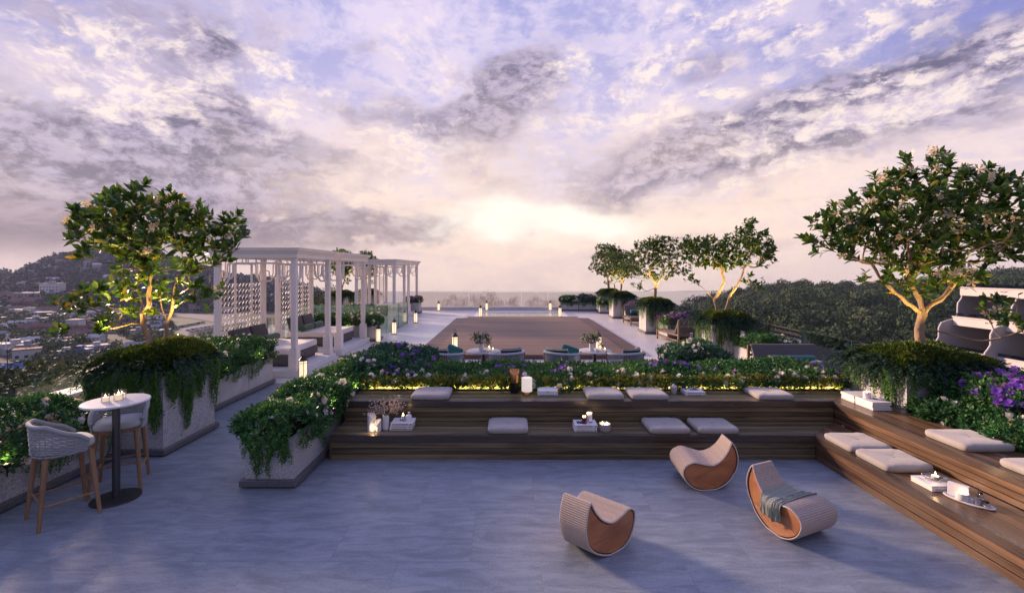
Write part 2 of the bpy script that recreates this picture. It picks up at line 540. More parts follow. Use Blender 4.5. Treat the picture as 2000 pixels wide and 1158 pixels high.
def M_floor(name, ca, cb, rough):
    m = bpy.data.materials.new(name); m.use_nodes = True
    nt = m.node_tree; g = NG(nt); b = nt.nodes['Principled BSDF']
    tc = g.n('ShaderNodeTexCoord'); o = tc.outputs['Object']
    br = g.n('ShaderNodeTexBrick')
    br.offset = 0.5
    g.set(br.inputs['Vector'], g.vm('ADD', o, (0.35, 0.1, 0)))
    br.inputs['Scale'].default_value = 1.0
    br.inputs['Brick Width'].default_value = 1.2; br.inputs['Row Height'].default_value = 0.8
    br.inputs['Mortar Size'].default_value = 0.003; br.inputs['Mortar Smooth'].default_value = 0.4
    br.inputs['Color1'].default_value = (0.0, 0.0, 0.0, 1); br.inputs['Color2'].default_value = (1, 1, 1, 1)
    br.inputs['Mortar'].default_value = (0.5, 0.5, 0.5, 1)
    tile = g.sep(br.outputs['Color'])[0]
    ov = g.vm('ADD', o, g.xyz(g.m('MULTIPLY', tile, 3.7), g.m('MULTIPLY', tile, 2.3), g.m('MULTIPLY', tile, 5.0)))
    mp = g.n('ShaderNodeMapping'); mp.inputs['Rotation'].default_value = (0, 0, 0.75); mp.inputs['Scale'].default_value = (1.6, 6.5, 1)
    g.set(mp.inputs[0], ov)
    n1 = g.noise(mp.outputs[0], 1.5, 9, 0.68, 0.7)
    n2 = g.noise(o, 0.55, 4, 0.6, 0.4)
    n3 = g.noise(o, 60, 3, 0.6)
    f = g.m('ADD', g.m('ADD', g.m('MULTIPLY', n1, 0.62), g.m('MULTIPLY', n2, 0.10)), g.m('MULTIPLY', n3, 0.28))
    c = g.mix(g.sstep(f, 0.36, 0.64), ca, cb)
    c = g.vm('SCALE', c, scale=g.mr(tile, 0, 1, 0.992, 1.008))
    c = g.mix(g.m('MULTIPLY', br.outputs['Fac'], 0.28), c, (ca[0] * .7, ca[1] * .7, ca[2] * .7))
    g.set(b.inputs['Base Color'], c)
    g.set(b.inputs['Roughness'], g.mr(f, 0.3, 0.7, rough + .06, rough - .06))
    bp = g.n('ShaderNodeBump'); bp.inputs['Distance'].default_value = 0.002; bp.inputs['Strength'].default_value = 0.6
    g.set(bp.inputs['Height'], g.m('SUBTRACT', f, br.outputs['Fac']))
    nt.links.new(bp.outputs[0], b.inputs['Normal'])
    return m

MT = {}
MT['floor'] = M_floor('court_paving_painted_shade', (0.150, 0.176, 0.205), (0.275, 0.31, 0.345), .42)  # near part of the floor; its dimmer light put into the colour
MT['paving'] = M_floor('terrace_paving_painted_light', (0.50, 0.475, 0.46), (0.66, 0.63, 0.61), .40)  # same floor farther off; its brighter light put into the colour
MT['concrete'] = M('pale_concrete', (0.46, 0.45, 0.43), 0.75, var=0.22, scale=3, bump=0.002, bscale=40)
MT['terrazzo'] = M('speckled_concrete', (0.42, 0.42, 0.42), 0.6, var=0.5, scale=55, bump=0.002, bscale=70, detail=2)
MT['plinth'] = M('dark_speckled_stone', (0.11, 0.11, 0.115), 0.5, var=0.55, scale=60, detail=2)
MT['white'] = M('white_paint', (0.84, 0.76, 0.68), 0.45, var=0.05, scale=3, bump=0.0006, bscale=30)
MT['coping'] = M('white_stone', (0.66, 0.64, 0.62), 0.6, var=0.1, scale=4, bump=0.001)
MT['deck_x'] = M_wood('bench_wood_across', (0.072, 0.058, 0.027), (0.26, 0.198, 0.102), 0, 0.34, 0.42)
MT['deck_y'] = M_wood('bench_wood_along_painted_light', (0.075, 0.041, 0.021), (0.21, 0.118, 0.060), 1, 0.36, 0.36)  # right run of the same timber, warm light put into its colour
MT['nosing'] = M_wood('dark_nosing_wood', (0.050, 0.040, 0.031), (0.085, 0.068, 0.05), 0, 0.24, 0.15)
MT['nosing_y'] = M_wood('dark_nosing_wood_along', (0.055, 0.038, 0.028), (0.095, 0.065, 0.047), 1, 0.26, 0.15)
MT['platform'] = M_wood('platform_boards', (0.115, 0.060, 0.038), (0.225, 0.130, 0.086), 0, 0.55, 0.32)
MT['platform_dark'] = M_wood('dark_platform_boards', (0.085, 0.042, 0.03), (0.16, 0.085, 0.06), 0, 0.5, 0.32)
MT['teak'] = M_wood('teak', (0.22, 0.125, 0.055), (0.35, 0.215, 0.11), 2, 0.5, 0.12)
MT['walnut'] = M_wood('brown_oiled_wood', (0.10, 0.06, 0.036), (0.19, 0.115, 0.07), 1, 0.45, 0.15)
MT['cherry'] = M_wood('orange_veneer', (0.30, 0.105, 0.038), (0.46, 0.195, 0.075), 0, 0.36, 0.05, gs=0.45)
MT['cushion'] = M('cream_linen', (0.35, 0.32, 0.285), 0.9, var=0.10, scale=9, bump=0.0025, bscale=22, sheen=0.3, stretch=(1, 1, 1))
MT['mattress'] = M('off_white_canvas', (0.70, 0.64, 0.58), 0.9, var=0.05, scale=6, bump=0.003, bscale=14, sheen=0.3)
MT['taupe'] = M('grey_brown_upholstery', (0.105, 0.090, 0.085), 0.85, var=0.1, scale=20, bump=0.001, bscale=90)
MT['charcoal'] = M('charcoal_fabric', (0.052, 0.048, 0.052), 0.9, var=0.15, scale=14, bump=0.001, bscale=90, sheen=0.3)
MT['green'] = M('green_fabric', (0.022, 0.085, 0.045), 0.85, var=0.15, scale=12, bump=0.001, bscale=90, sheen=0.3)
MT['teal'] = M('teal_fabric', (0.02, 0.135, 0.115), 0.85, var=0.15, scale=12, bump=0.001, bscale=90, sheen=0.3)
MT['darkgreen'] = M('dark_green_fabric', (0.014, 0.030, 0.026), 0.85, var=0.15, scale=12, bump=0.001, bscale=90, sheen=0.3)
MT['piping'] = M('pale_piping', (0.55, 0.52, 0.46), 0.8)
MT['sagecushion'] = M('sage_white_fabric', (0.42, 0.44, 0.41), 0.9, var=0.06, scale=14, bump=0.0015, bscale=40, sheen=0.3)  # stool cushion; dimness of the left side put into its colour
MT['rope'] = M('grey_rope', (0.30, 0.315, 0.315), 0.9, var=0.18, scale=60, bump=0.001, bscale=200)  # stool rope, darker copy with the left side's dimness in its colour
MT['ropelight'] = M('pale_grey_rope', (0.46, 0.48, 0.48), 0.9, var=0.15, scale=60)
MT['ropebeige'] = M('beige_rope', (0.43, 0.345, 0.28), 0.9, var=0.12, scale=50, bump=0.0008, bscale=260, tint=0.12)
MT['trim'] = M('pale_trim', (0.56, 0.49, 0.43), 0.85)
MT['blanket'] = M('sage_throw', (0.225, 0.245, 0.19), 0.95, var=0.12, scale=25, bump=0.002, bscale=80, sheen=0.5)
MT['black'] = M('black_metal', (0.018, 0.018, 0.02), 0.42, metal=0.6)
MT['iron'] = M('dark_bronze_metal', (0.045, 0.034, 0.028), 0.45, metal=0.7)
MT['steel'] = M('dark_grey_metal', (0.085, 0.09, 0.095), 0.38, metal=0.8, var=0.1, scale=10)
MT['copper'] = M('copper', (0.60, 0.29, 0.13), 0.25, metal=1.0, var=0.08, scale=20, stretch=(30, 30, 0.5))
MT['silver'] = M('mercury_glass', (0.72, 0.72, 0.72), 0.12, metal=1.0, var=0.2, scale=40)
MT['tabletop'] = M('white_table_top', (0.68, 0.67, 0.66), 0.3, var=0.05, scale=8)
MT['greytop'] = M('pale_grey_table_top', (0.42, 0.43, 0.45), 0.38, var=0.1, scale=12)
MT['ceramic'] = M('white_ceramic', (0.78, 0.76, 0.73), 0.32, var=0.04, scale=6)
MT['greyceramic'] = M('grey_ceramic', (0.38, 0.35, 0.32), 0.55, var=0.15, scale=14)
MT['redglass'] = M('dark_red_glass', (0.13, 0.012, 0.010), 0.15, var=0.1)
MT['wax'] = M('cream_wax', (0.85, 0.76, 0.62), 0.5)
MT['paper'] = M('white_book_cover', (0.76, 0.74, 0.72), 0.45, var=0.05, scale=14)
MT['pages'] = M('book_pages', (0.72, 0.67, 0.58), 0.8, var=0.15, scale=5, stretch=(1, 1, 260))
MT['ink'] = M('black_print', (0.02, 0.02, 0.022), 0.6)
MT['inkblue'] = M('dark_blue_print', (0.03, 0.045, 0.09), 0.6)
MT['inkgrey'] = M('grey_print', (0.22, 0.22, 0.23), 0.6)
MT['flame'] = M_emit('candle_flame', (1.0, 0.62, 0.25), 30.0)
MT['candleglow'] = M_emit('lit_candle_wax', (1.0, 0.66, 0.34), 0.55)
MT['lampglow'] = M_emit('lit_lantern_shade', (1.0, 0.74, 0.42), 1.3)
def _crackle(m):
    nt = m.node_tree; g = NG(nt); b = nt.nodes['Principled BSDF']
    tc = g.n('ShaderNodeTexCoord'); v = g.n('ShaderNodeTexVoronoi', feature='DISTANCE_TO_EDGE'); v.inputs['Scale'].default_value = 26
    nt.links.new(tc.outputs['Object'], v.inputs['Vector'])
    g.set(b.inputs['Emission Strength'], g.mr(g.sstep(v.outputs['Distance'], 0.02, 0.10), 0, 1, 0.45, 0.85))
_crackle(MT['lampglow'])
MT['softglow'] = M_emit('glowing_lamp_shade', (1.0, 0.82, 0.66), 0.35)
MT['led'] = M_emit('led_strip', (1.0, 0.74, 0.20), 1.0)
MT['glass'] = M_glass('clear_balustrade_glass', (0.90, 0.955, 0.93), base=0.03)
MT['greenglass'] = M_glass('green_tinted_glass', (0.80, 0.90, 0.85), milky=0.10, base=0.05, mcol=(0.60, 0.72, 0.65))
MT['milkglass'] = M_glass('misted_glass', (0.95, 0.95, 0.95), milky=0.30, base=0.02, mcol=(0.72, 0.67, 0.67))
MT['jar'] = M_glass('jar_glass', (0.95, 0.96, 0.97), base=0.08)
MT['glassedge'] = M('green_glass_edge', (0.03, 0.16, 0.09), 0.2, spec=0.6)
MT['soil'] = M('soil', (0.025, 0.018, 0.012), 0.95, var=0.3, scale=40)
MT['bark'] = M('pale_bark', (0.30, 0.20, 0.12), 0.8, var=0.4, scale=9, bump=0.012, bscale=26, stretch=(1, 1, 0.45))
MT['twig'] = M('dry_twig', (0.15, 0.10, 0.08), 0.85)
MT['leaf_tree'] = M_leaf('glossy_tree_leaf', [(0, (0.020, 0.062, 0.014)), (0.55, (0.052, 0.120, 0.020)), (0.88, (0.13, 0.18, 0.025)), (1, (0.30, 0.20, 0.035))], 0.36, 0.36, 0.4)
MT['leaf_small'] = M_leaf('shrub_leaf', [(0, (0.016, 0.066, 0.022)), (0.6, (0.042, 0.145, 0.038)), (1, (0.11, 0.23, 0.045))], 0.5, 0.22, 0.3)
MT['leaf_teal'] = M_leaf('bluish_shrub_leaf', [(0, (0.012, 0.055, 0.032)), (0.6, (0.028, 0.110, 0.060)), (1, (0.08, 0.18, 0.08))], 0.5, 0.2, 0.3)
MT['juniper'] = M_leaf('juniper_needle', [(0, (0.008, 0.026, 0.014)), (0.6, (0.020, 0.055, 0.028)), (1, (0.040, 0.085, 0.05))], 0.6, 0.12, 0.25)
MT['moss'] = M_leaf('cushion_moss', [(0, (0.030, 0.062, 0.010)), (0.6, (0.080, 0.130, 0.020)), (1, (0.16, 0.20, 0.03))], 0.6, 0.2, 0.25)
MT['ivy'] = M_leaf('trailing_leaf', [(0, (0.032, 0.105, 0.016)), (0.6, (0.085, 0.215, 0.030)), (1, (0.17, 0.30, 0.05))], 0.55, 0.22, 0.3)
MT['leaf_glow_painted'] = M_leaf('glow_painted_leaf', [(0, (0.10, 0.11, 0.012)), (0.6, (0.24, 0.22, 0.02)), (1, (0.36, 0.31, 0.03))], 0.55, 0.25, 0.3)  # yellow glow of the light strip put into the leaf colour
MT['leaf_sage'] = M_leaf('grey_green_leaf', [(0, (0.06, 0.085, 0.05)), (0.6, (0.13, 0.17, 0.11)), (1, (0.24, 0.28, 0.20))], 0.6, 0.25, 0.3)
MT['petal'] = M_leaf('white_petal', [(0, (0.60, 0.56, 0.56)), (0.7, (0.74, 0.71, 0.72)), (1, (0.80, 0.68, 0.60))], 0.6, 0.25, 0.2)
MT['petal_p'] = M_leaf('purple_petal', [(0, (0.14, 0.045, 0.38)), (0.6, (0.25, 0.10, 0.56)), (1, (0.38, 0.16, 0.55))], 0.6, 0.25, 0.2)
MT['petal_m'] = M_leaf('magenta_petal', [(0, (0.20, 0.035, 0.26)), (0.6, (0.34, 0.09, 0.42)), (1, (0.48, 0.22, 0.52))], 0.6, 0.25, 0.2)
MT['petal_t'] = M_leaf('cream_tree_petal', [(0, (0.62, 0.48, 0.34)), (0.7, (0.74, 0.63, 0.50)), (1, (0.78, 0.72, 0.66))], 0.6, 0.25, 0.2)
MT['dried'] = M_leaf('dried_blossom', [(0, (0.30, 0.24, 0.23)), (0.7, (0.50, 0.42, 0.40)), (1, (0.62, 0.54, 0.52))], 0.7, 0.2, 0.2)
MT['forest'] = M_leaf('forest_leaf', [(0, (0.018, 0.036, 0.016)), (0.6, (0.050, 0.082, 0.034)), (1, (0.115, 0.14, 0.062))], 0.7, 0.1, 0.15)
MT['forest_far'] = M_leaf('mountain_forest_leaf', [(0, (0.006, 0.014, 0.018)), (0.6, (0.014, 0.030, 0.034)), (1, (0.030, 0.052, 0.052))], 0.8, 0.05, 0.1)
MT['earth'] = M('valley_ground', (0.030, 0.036, 0.026), 0.95, var=0.5, scale=0.03, detail=8)
MT['grass'] = M('dry_grass', (0.085, 0.105, 0.045), 0.95, var=0.3, scale=0.05, detail=8)
MT['asphalt'] = M('asphalt', (0.11, 0.11, 0.12), 0.9, var=0.15, scale=0.2)
# ------------------------------------------------------------------ foliage tools (numpy)
def unit(a):
    return a / np.maximum(np.linalg.norm(a, axis=-1, keepdims=True), 1e-9)

LEAF = (np.array([(0, 0, 0), (-.20, .30, .04), (-.21, .62, .03), (0, 1, -.10), (.21, .62, .03), (.20, .30, .04), (0, .3, -.02), (0, .64, -.03)], float),
        np.array([(0, 6, 1, 1), (0, 5, 6, 6), (6, 7, 2, 1), (5, 4, 7, 6), (7, 3, 2, 2), (4, 3, 7, 7)]))
LEAF_Q = np.array([(0, 6, 7, 1), (1, 7, 3, 2), (0, 5, 7, 6), (5, 4, 3, 7)])     # quads only, no repeats
DIA = (np.array([(0, 0, 0), (-.32, .5, .05), (0, 1, 0), (.32, .5, .05)], float), np.array([(0, 3, 2, 1)]))
NEEDLE = (np.array([(0, 0, 0), (-.11, .5, .0), (0, 1, 0), (.11, .5, .0)], float), np.array([(0, 3, 2, 1)]))
def petal_flower(n, w=0.42, lift=0.25):
    V = []; F = []
    for i in range(n):
        a = 2 * math.pi * i / n
        c, s = math.cos(a), math.sin(a)
        for (r, t, h) in ((0, 0, 0), (.6, -w, lift * .7), (1, 0, lift), (.6, w, lift * .7)):
            V.append((c * r - s * t, s * r + c * t, h))
        F.append([4 * i + j for j in range(4)])
    return np.array(V), np.array(F)
FLOWER5 = petal_flower(5, .24, .30)
ROSE = (lambda a, b: (np.concatenate([a[0], b[0] * np.array([.62, .62, 1]) + np.array([0, 0, .16])]),
                      np.concatenate([a[1], b[1] + len(a[0])])))(petal_flower(5, .48, .18), petal_flower(5, .45, .42))

def frames(D, U, roll=None):
    y = unit(D)
    x = np.cross(y, U)
    bad = np.linalg.norm(x, axis=1) < 1e-3
    x[bad] = np.cross(y[bad], np.array([1.0, .2, .1]))
    x = unit(x); z = np.cross(x, y)
    if roll is not None:
        c, s = np.cos(roll)[:, None], np.sin(roll)[:, None]
        x, z = x * c + z * s, z * c - x * s
    return np.stack([x, y, z], axis=2)

def inst(tmpl, P, R, S, tint, rng, tj=0.0):
    V0, F0 = tmpl
    n, k = len(P), len(V0)
    S = np.asarray(S, float)
    if S.ndim == 1: S = S[:, None]
    V = np.einsum('nij,nkj->nki', R, V0[None] * S[:, None, :]) + P[:, None, :]
    F = F0[None] + (np.arange(n) * k)[:, None, None]
    t = np.repeat(np.clip(tint, 0, 1), len(F0))
    return V.reshape(-1, 3), F.reshape(-1, F0.shape[1]), t

def join(parts):
    Vs, Fs, Ts = [], [], []
    o = 0
    for V, F, T in parts:
        Vs.append(V); Fs.append(F + o); Ts.append(T); o += len(V)
    return np.concatenate(Vs), np.concatenate(Fs), np.concatenate(Ts)

def rdir(rng, n):
    return unit(rng.normal(size=(n, 3)))

class Lump:
    """smooth random bumps"""
    def __init__(s, rng, n=14, f=3.0):
        s.k = rng.normal(size=(n, 3)) * f; s.p = rng.uniform(0, 6.28, n); s.n = n
    def __call__(s, P):
        return np.sin(P @ s.k.T + s.p).sum(1) / math.sqrt(s.n)

# --- big-leaved small trees: trunk limbs, twigs that grow to points in the crown, whorls of leaves
def grow_tree(seed, stems, lobes, n_tips, leaf_len, per_tip, n_flower=0, r_tip=0.006, zmin=None, flower_r=0.06, gap=0.0, lo_sparse=0.0):
    rng = np.random.default_rng(seed)
    nodes = []; par = []; rad0 = []
    for st in stems:
        pts = st['p']; par0 = -1
        if st.get('join') is not None:
            par0 = int(np.argmin([np.linalg.norm(np.array(q) - np.array(pts[0])) for q in nodes]))
            pts = pts[1:]
        prev = par0
        dense = []
        src = ([tuple(nodes[par0])] if par0 >= 0 else []) + list(pts)
        for a, b in zip(src[:-1], src[1:]):
            a, b = np.array(a), np.array(b)
            m = max(1, int(np.linalg.norm(b - a) / 0.09))
            for i in range(m):
                dense.append(a + (b - a) * (i / m))
        dense.append(np.array(src[-1]))
        if par0 >= 0: dense = dense[1:]
        for i, q in enumerate(dense):
            if i not in (0, len(dense) - 1): q = q + rng.normal(size=3) * 0.008
            nodes.append(q); par.append(prev); prev = len(nodes) - 1
    n_stem = len(nodes)
    # tips: first a few long secondary branches, then the twigs
    tips = []; sec = []
    W = np.array([l[3] if len(l) > 3 else l[1][0] * l[1][1] * l[1][2] for l in lobes]); W = W / W.sum()
    lump = Lump(rng, 16, 2.2)
    tries = 0
    while len(tips) < n_tips and tries < n_tips * 30:
        tries += 1
        l = lobes[rng.choice(len(lobes), p=W)]
        d = unit(rng.normal(size=3)); r = rng.uniform(0, 1) ** 0.40
        q = np.array(l[0]) + d * r * np.array(l[1])
        if zmin is not None and q[2] < zmin: continue
        if gap and lump(q[None])[0] < -1.1 + gap * 0.6: continue
        if any(np.linalg.norm(q - t) < leaf_len * 0.75 for t in tips[-60:]): continue
        tips.append(q)
    N = np.array(nodes)
    near = lambda q: np.min(np.linalg.norm(N[n_stem // 3:] - q, axis=1))
    n_sec = max(10, n_tips // 9)
    sec = []
    for q in tips:
        if len(sec) >= n_sec: break
        if all(np.linalg.norm(q - s_) > .24 for s_ in sec): sec.append(q)
    ids = {id(q) for q in sec}
    tips = sorted(sec, key=near) + sorted([q for q in tips if id(q) not in ids], key=near)
    nodes = [np.array(q) for q in nodes]
    arr = np.array(nodes)
    tipinfo = []
    allowed = [i > 0.3 * n_stem or True for i in range(n_stem)]
    for q in tips:
        dd = arr - q
        dist = np.linalg.norm(dd, axis=1)
        down = np.maximum(0, dd[:, 2] + 0.03)          # prefer parents below the tip
        cost = dist + 0.9 * down
        j = int(np.argmin(cost))
        a = arr[j]; L = np.linalg.norm(q - a)
        if L < 0.03: continue
        m = max(2, int(L / 0.12))
        perp = rng.normal(size=3) * L * 0.10 + np.array([0, 0, -L * 0.10])
        prev = j
        new = []
        for i in range(1, m + 1):
            t = i / m
            p_ = a + (q - a) * t + perp * math.sin(math.pi * t)
            nodes.append(p_); par.append(prev); prev = len(nodes) - 1; new.append(p_)
        arr = np.concatenate([arr, np.array(new)])
        dirv = nodes[-1] - nodes[-2] if m > 1 else q - a
        tipinfo.append((q, dirv / max(np.linalg.norm(dirv), 1e-6), L))
    n = len(nodes)
    cnt = np.zeros(n); has = np.zeros(n, bool)
    for i in range(n):
        if par[i] >= 0: has[par[i]] = True
    cnt[~has] = 1
    for i in range(n - 1, -1, -1):
        if par[i] >= 0: cnt[par[i]] += cnt[i]
    zz_ = np.array([q[2] for q in nodes]); R = r_tip * np.maximum(cnt, 1) ** 0.45 * (1.05 - .5 * np.clip(zz_ / max(zz_.max(), .1), 0, 1))
    # chains
    mb = MB()
    kids = [[] for _ in range(n)]
    for i in range(n):
        if par[i] >= 0: kids[par[i]].append(i)
    def run(start, root):
        ch = [start] if root is None else [root, start]
        i = start
        while kids[i]:
            k = max(kids[i], key=lambda c: cnt[c])
            for o_ in kids[i]:
                if o_ != k: todo.append((o_, i))
            ch.append(k); i = k
        return ch
    todo = [(i, None) for i in range(n) if par[i] < 0]
    while todo:
        s0, root = todo.pop()
        ch = run(s0, root)
        if len(ch) < 2: continue
        rr = [R[i] for i in ch]
        if root is not None: rr[0] = min(R[root], rr[1] * 1.15)
        big = rr[0] > 0.02
        if root is None:
            rr[0] *= 1.30; 
            if len(rr) > 1: rr[1] *= 1.12
        if big:
            rng2 = np.random.default_rng(len(ch) + seed)
            rr = [r_ * (1 + 0.10 * rng2.normal()) for r_ in rr]
        mb.tube([nodes[i] for i in ch], rr, 10 if rr[0] > 0.03 else (6 if rr[0] > 0.012 else 4), caps=True)
    # leaves
    P = []; D = []; U = []; S = []; T = []
    FP = []; FD = []
    zs = np.array([t[0][2] for t in tipinfo]); z0, z1 = zs.min(), zs.max()
    for (q, dv, L) in tipinfo:
        m = per_tip + int(rng.integers(-2, 3))
        if lo_sparse and rng.random() < lo_sparse * (1 - (q[2] - z0) / (z1 - z0)): m = max(2, m // 3)
        ax = unit(dv * 0.7 + np.array([0, 0, 0.45]) + rng.normal(size=3) * 0.25)
        a0 = rng.uniform(0, 6.28)
        e1 = unit(np.cross(ax, [0.31, 0.9, 0.2])); e2 = np.cross(ax, e1)
        tone = rng.normal() * 0.12
        for i in range(m):
            an = a0 + i * 2.4
            rad = e1 * math.cos(an) + e2 * math.sin(an)
            back = rng.uniform(0, 0.9) * leaf_len * 0.9
            tilt = rng.uniform(0.15, 0.9) * (0.4 + 0.6 * (back / leaf_len))
            d_ = ax * (1 - tilt) + rad * (0.35 + tilt) + np.array([0, 0, -0.12])
            P.append(q - dv * back); D.append(d_); U.append(ax + rad * 0.1 + np.array([0, 0, .3]))
            S.append(leaf_len * rng.uniform(0.5, 1.12))
            old = 0.9 + 0.1 * rng.random() if rng.random() < 0.035 else 0
            T.append(max(old, min(0.86, max(0, 0.42 + tone + rng.normal() * 0.16))))
        if n_flower and rng.random() < n_flower / max(1, len(tipinfo)):
            for _ in range(int(rng.integers(1, 4))):
                FP.append(q + ax * leaf_len * 0.45 + rng.normal(size=3) * leaf_len * 0.25); FD.append(ax + rng.normal(size=3) * 0.5)
    P, D, U, S, T = map(np.array, (P, D, U, S, T))
    leaf = inst((LEAF[0], LEAF_Q), P, frames(D, U, rng.normal(size=len(P)) * 0.35), S, T, rng)
    fl = None
    if FP:
        FP, FD = np.array(FP), np.array(FD)
        Rm = frames(rdir(rng, len(FP)), FD)
        fl = inst(FLOWER5, FP, Rm, flower_r * rng.uniform(.8, 1.2, len(FP)), rng.random(len(FP)), rng)
    return mb, leaf, fl

def build_tree(name, label, cat, loc, data, group=None, rotz=0.0):
    mb, leaf, fl = data
    t = thing(name, label, cat, loc, rotz, group)
    obj('trunk', mb, MT['bark'], t, smooth=60)
    npobj('crown', *leaf, MT['leaf_tree'], t)
    if fl is not None:
        b = npobj('blossom', *fl, MT['petal_t'], t); b['kind'] = 'stuff'
    return t

# --- flowering shrub beds: leafy sprigs over a lumpy cushion, petals on top
def shrub(name, label, cat, x0, x1, y0, y1, z0, h, n_sprig, leaf=0.035, seed=1, mat='leaf_small', edge=0.22, bulge=0.05,
          white=0, purple=0, pmat='petal_p', front_low=0.0, lump_a=0.06, ivy=None, fr=0.03, group=None, single=True,
          purple_zone=None, white_zone=None, peaks=(), faces='fblr', tall=1.0):
    rng = np.random.default_rng(seed)
    lump = Lump(rng, 14, 3.2); lump2 = Lump(rng, 14, 9.0)
    W, Dp = x1 - x0, y1 - y0
    cx, cy = (x0 + x1) / 2, (y0 + y1) / 2
    def top(x, y):
        e = np.minimum(np.minimum(x - x0 + bulge, x1 + bulge - x), np.minimum(y - y0 + bulge, y1 + bulge - y))
        k = np.clip(e / edge, 0, 1)
        q = np.stack([x, y, np.zeros_like(x)], 1)
        z = h * (0.50 + 0.50 * np.sqrt(1 - (1 - k) ** 2)) + lump_a * lump(q) * (0.4 + 0.6 * k) + lump_a * 0.45 * lump2(q)
        for (ax, ay, ar, ah) in peaks:
            z = z + ah * np.exp(-((x - ax) ** 2 + (y - ay) ** 2) / ar ** 2)
        return z
    def surf(n):
        a_top = W * Dp; a_side = (W + Dp) * 2 * h * 0.7
        nt_ = int(n * a_top / (a_top + a_side)); ns = n - nt_
        x = rng.uniform(x0 - bulge, x1 + bulge, nt_); y = rng.uniform(y0 - bulge, y1 + bulge, nt_)
        z = top(x, y) - np.abs(rng.normal(size=nt_)) * 0.035
        P1 = np.stack([x, y, z0 + z], 1)
        eps = 0.02
        gx = (top(x + eps, y) - top(x - eps, y)) / (2 * eps); gy = (top(x, y + eps) - top(x, y - eps)) / (2 * eps)
        N1 = unit(np.stack([-gx, -gy, np.ones_like(gx)], 1))
        s = rng.uniform(0, 2 * (W + Dp), ns)
        X = np.empty(ns); Y = np.empty(ns); NX = np.zeros(ns); NY = np.zeros(ns)
        a = s < W; X[a] = x0 + s[a]; Y[a] = y0; NY[a] = -1
        b = (s >= W) & (s < W + Dp); X[b] = x1; Y[b] = y0 + s[b] - W; NX[b] = 1
        c = (s >= W + Dp) & (s < 2 * W + Dp); X[c] = x0 + s[c] - W - Dp; Y[c] = y1; NY[c] = 1
        d = s >= 2 * W + Dp; X[d] = x0; Y[d] = y0 + s[d] - 2 * W - Dp; NX[d] = -1
        t = rng.uniform(0, 1, ns)
        q = np.stack([X, Y, t * h], 1)
        off = bulge * np.sin(np.pi * np.clip(t * 0.85 + 0.1, 0, 1)) + 0.045 * lump2(q) * bulge / 0.05 - np.abs(rng.normal(size=ns)) * 0.03
        P2 = np.stack([X + NX * off, Y + NY * off, z0 + t * (top(np.clip(X, x0, x1), np.clip(Y, y0, y1)))], 1)
        N2 = unit(np.stack([NX, NY, 0.25 + 0.5 * t], 1))
        return np.concatenate([P1, P2]), np.concatenate([N1, N2])
    P, N = surf(n_sprig)
    n = len(P)
    A = unit(N + rng.normal(size=(n, 3)) * 0.45 + np.array([0, 0, 0.3]))        # sprig axes
    k = 7
    LP, LD, LU, LT = [], [], [], []
    e1 = unit(np.cross(A, rdir(rng, n))); e2 = np.cross(A, e1)
    tone = np.clip(0.45 + 0.22 * lump(P * np.array([1.3, 1.3, 1.3])) + rng.normal(size=n) * 0.10, 0, 1)
    stem = leaf * 2.0 * tall * rng.uniform(0.6, 1.4, n)[:, None]
    for i in range(k):
        an = i * 2.4 + rng.uniform(0, 1, n)
        rad = e1 * np.cos(an)[:, None] + e2 * np.sin(an)[:, None]
        f = (i + 0.5) / k
        LP.append(P + A * stem * (f - 0.35)); LD.append(A * (0.25 + 0.5 * f) + rad * (1 - 0.5 * f)); LU.append(A + 0.3 * rad)
        LT.append(np.clip(tone + rng.normal(size=n) * 0.13 + 0.12 * (f - 0.5), 0, 1))
    LP, LD, LU, LT = map(np.concatenate, (LP, LD, LU, LT))
    fol = inst(DIA, LP, frames(LD, LU, rng.normal(size=len(LP)) * 0.5), leaf * rng.uniform(0.7, 1.3, len(LP)), LT, rng)
    root = thing(name, label, cat, (cx, cy, z0), 0, group)
    shift = np.array([cx, cy, z0])
    fol = (fol[0] - shift, fol[1], fol[2])
    npobj('foliage', *fol, MT[mat], root)
    # dark filler added so that no light comes through the middle
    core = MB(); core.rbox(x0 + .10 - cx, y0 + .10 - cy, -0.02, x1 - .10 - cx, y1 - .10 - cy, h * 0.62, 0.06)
    obj('dark_filler', core, MT['soil'], root)
    def flowers(cnt, mt, zone, tmpl, nm):
        if not cnt: return
        Pf, Nf = surf(cnt * 14)
        keep = np.ones(len(Pf), bool)
        if zone is not None: keep = zone(Pf)
        idx = np.nonzero(keep)[0]
        # clusters: flowers near a few seeds
        ns = max(1, cnt // 3)
        seeds = Pf[rng.choice(idx, min(ns, len(idx)), replace=False)]
        dmin = np.min(np.linalg.norm(Pf[idx][:, None, :] - seeds[None], axis=2), axis=1) + rng.uniform(0, 0.28, len(idx))
        idx = idx[np.argsort(dmin)[:cnt]]
        p = Pf[idx] + Nf[idx] * rng.uniform(0.015, 0.06, (len(idx), 1)) + np.array([0, 0, 0.01])
        nn = unit(Nf[idx] + rng.normal(size=(len(idx), 3)) * 0.35 + np.array([0, -0.25, 0.2]))
        Rm = frames(rdir(rng, len(idx)), nn)
        sz = fr * rng.uniform(0.75, 1.25, len(idx)); tt = rng.random(len(idx))
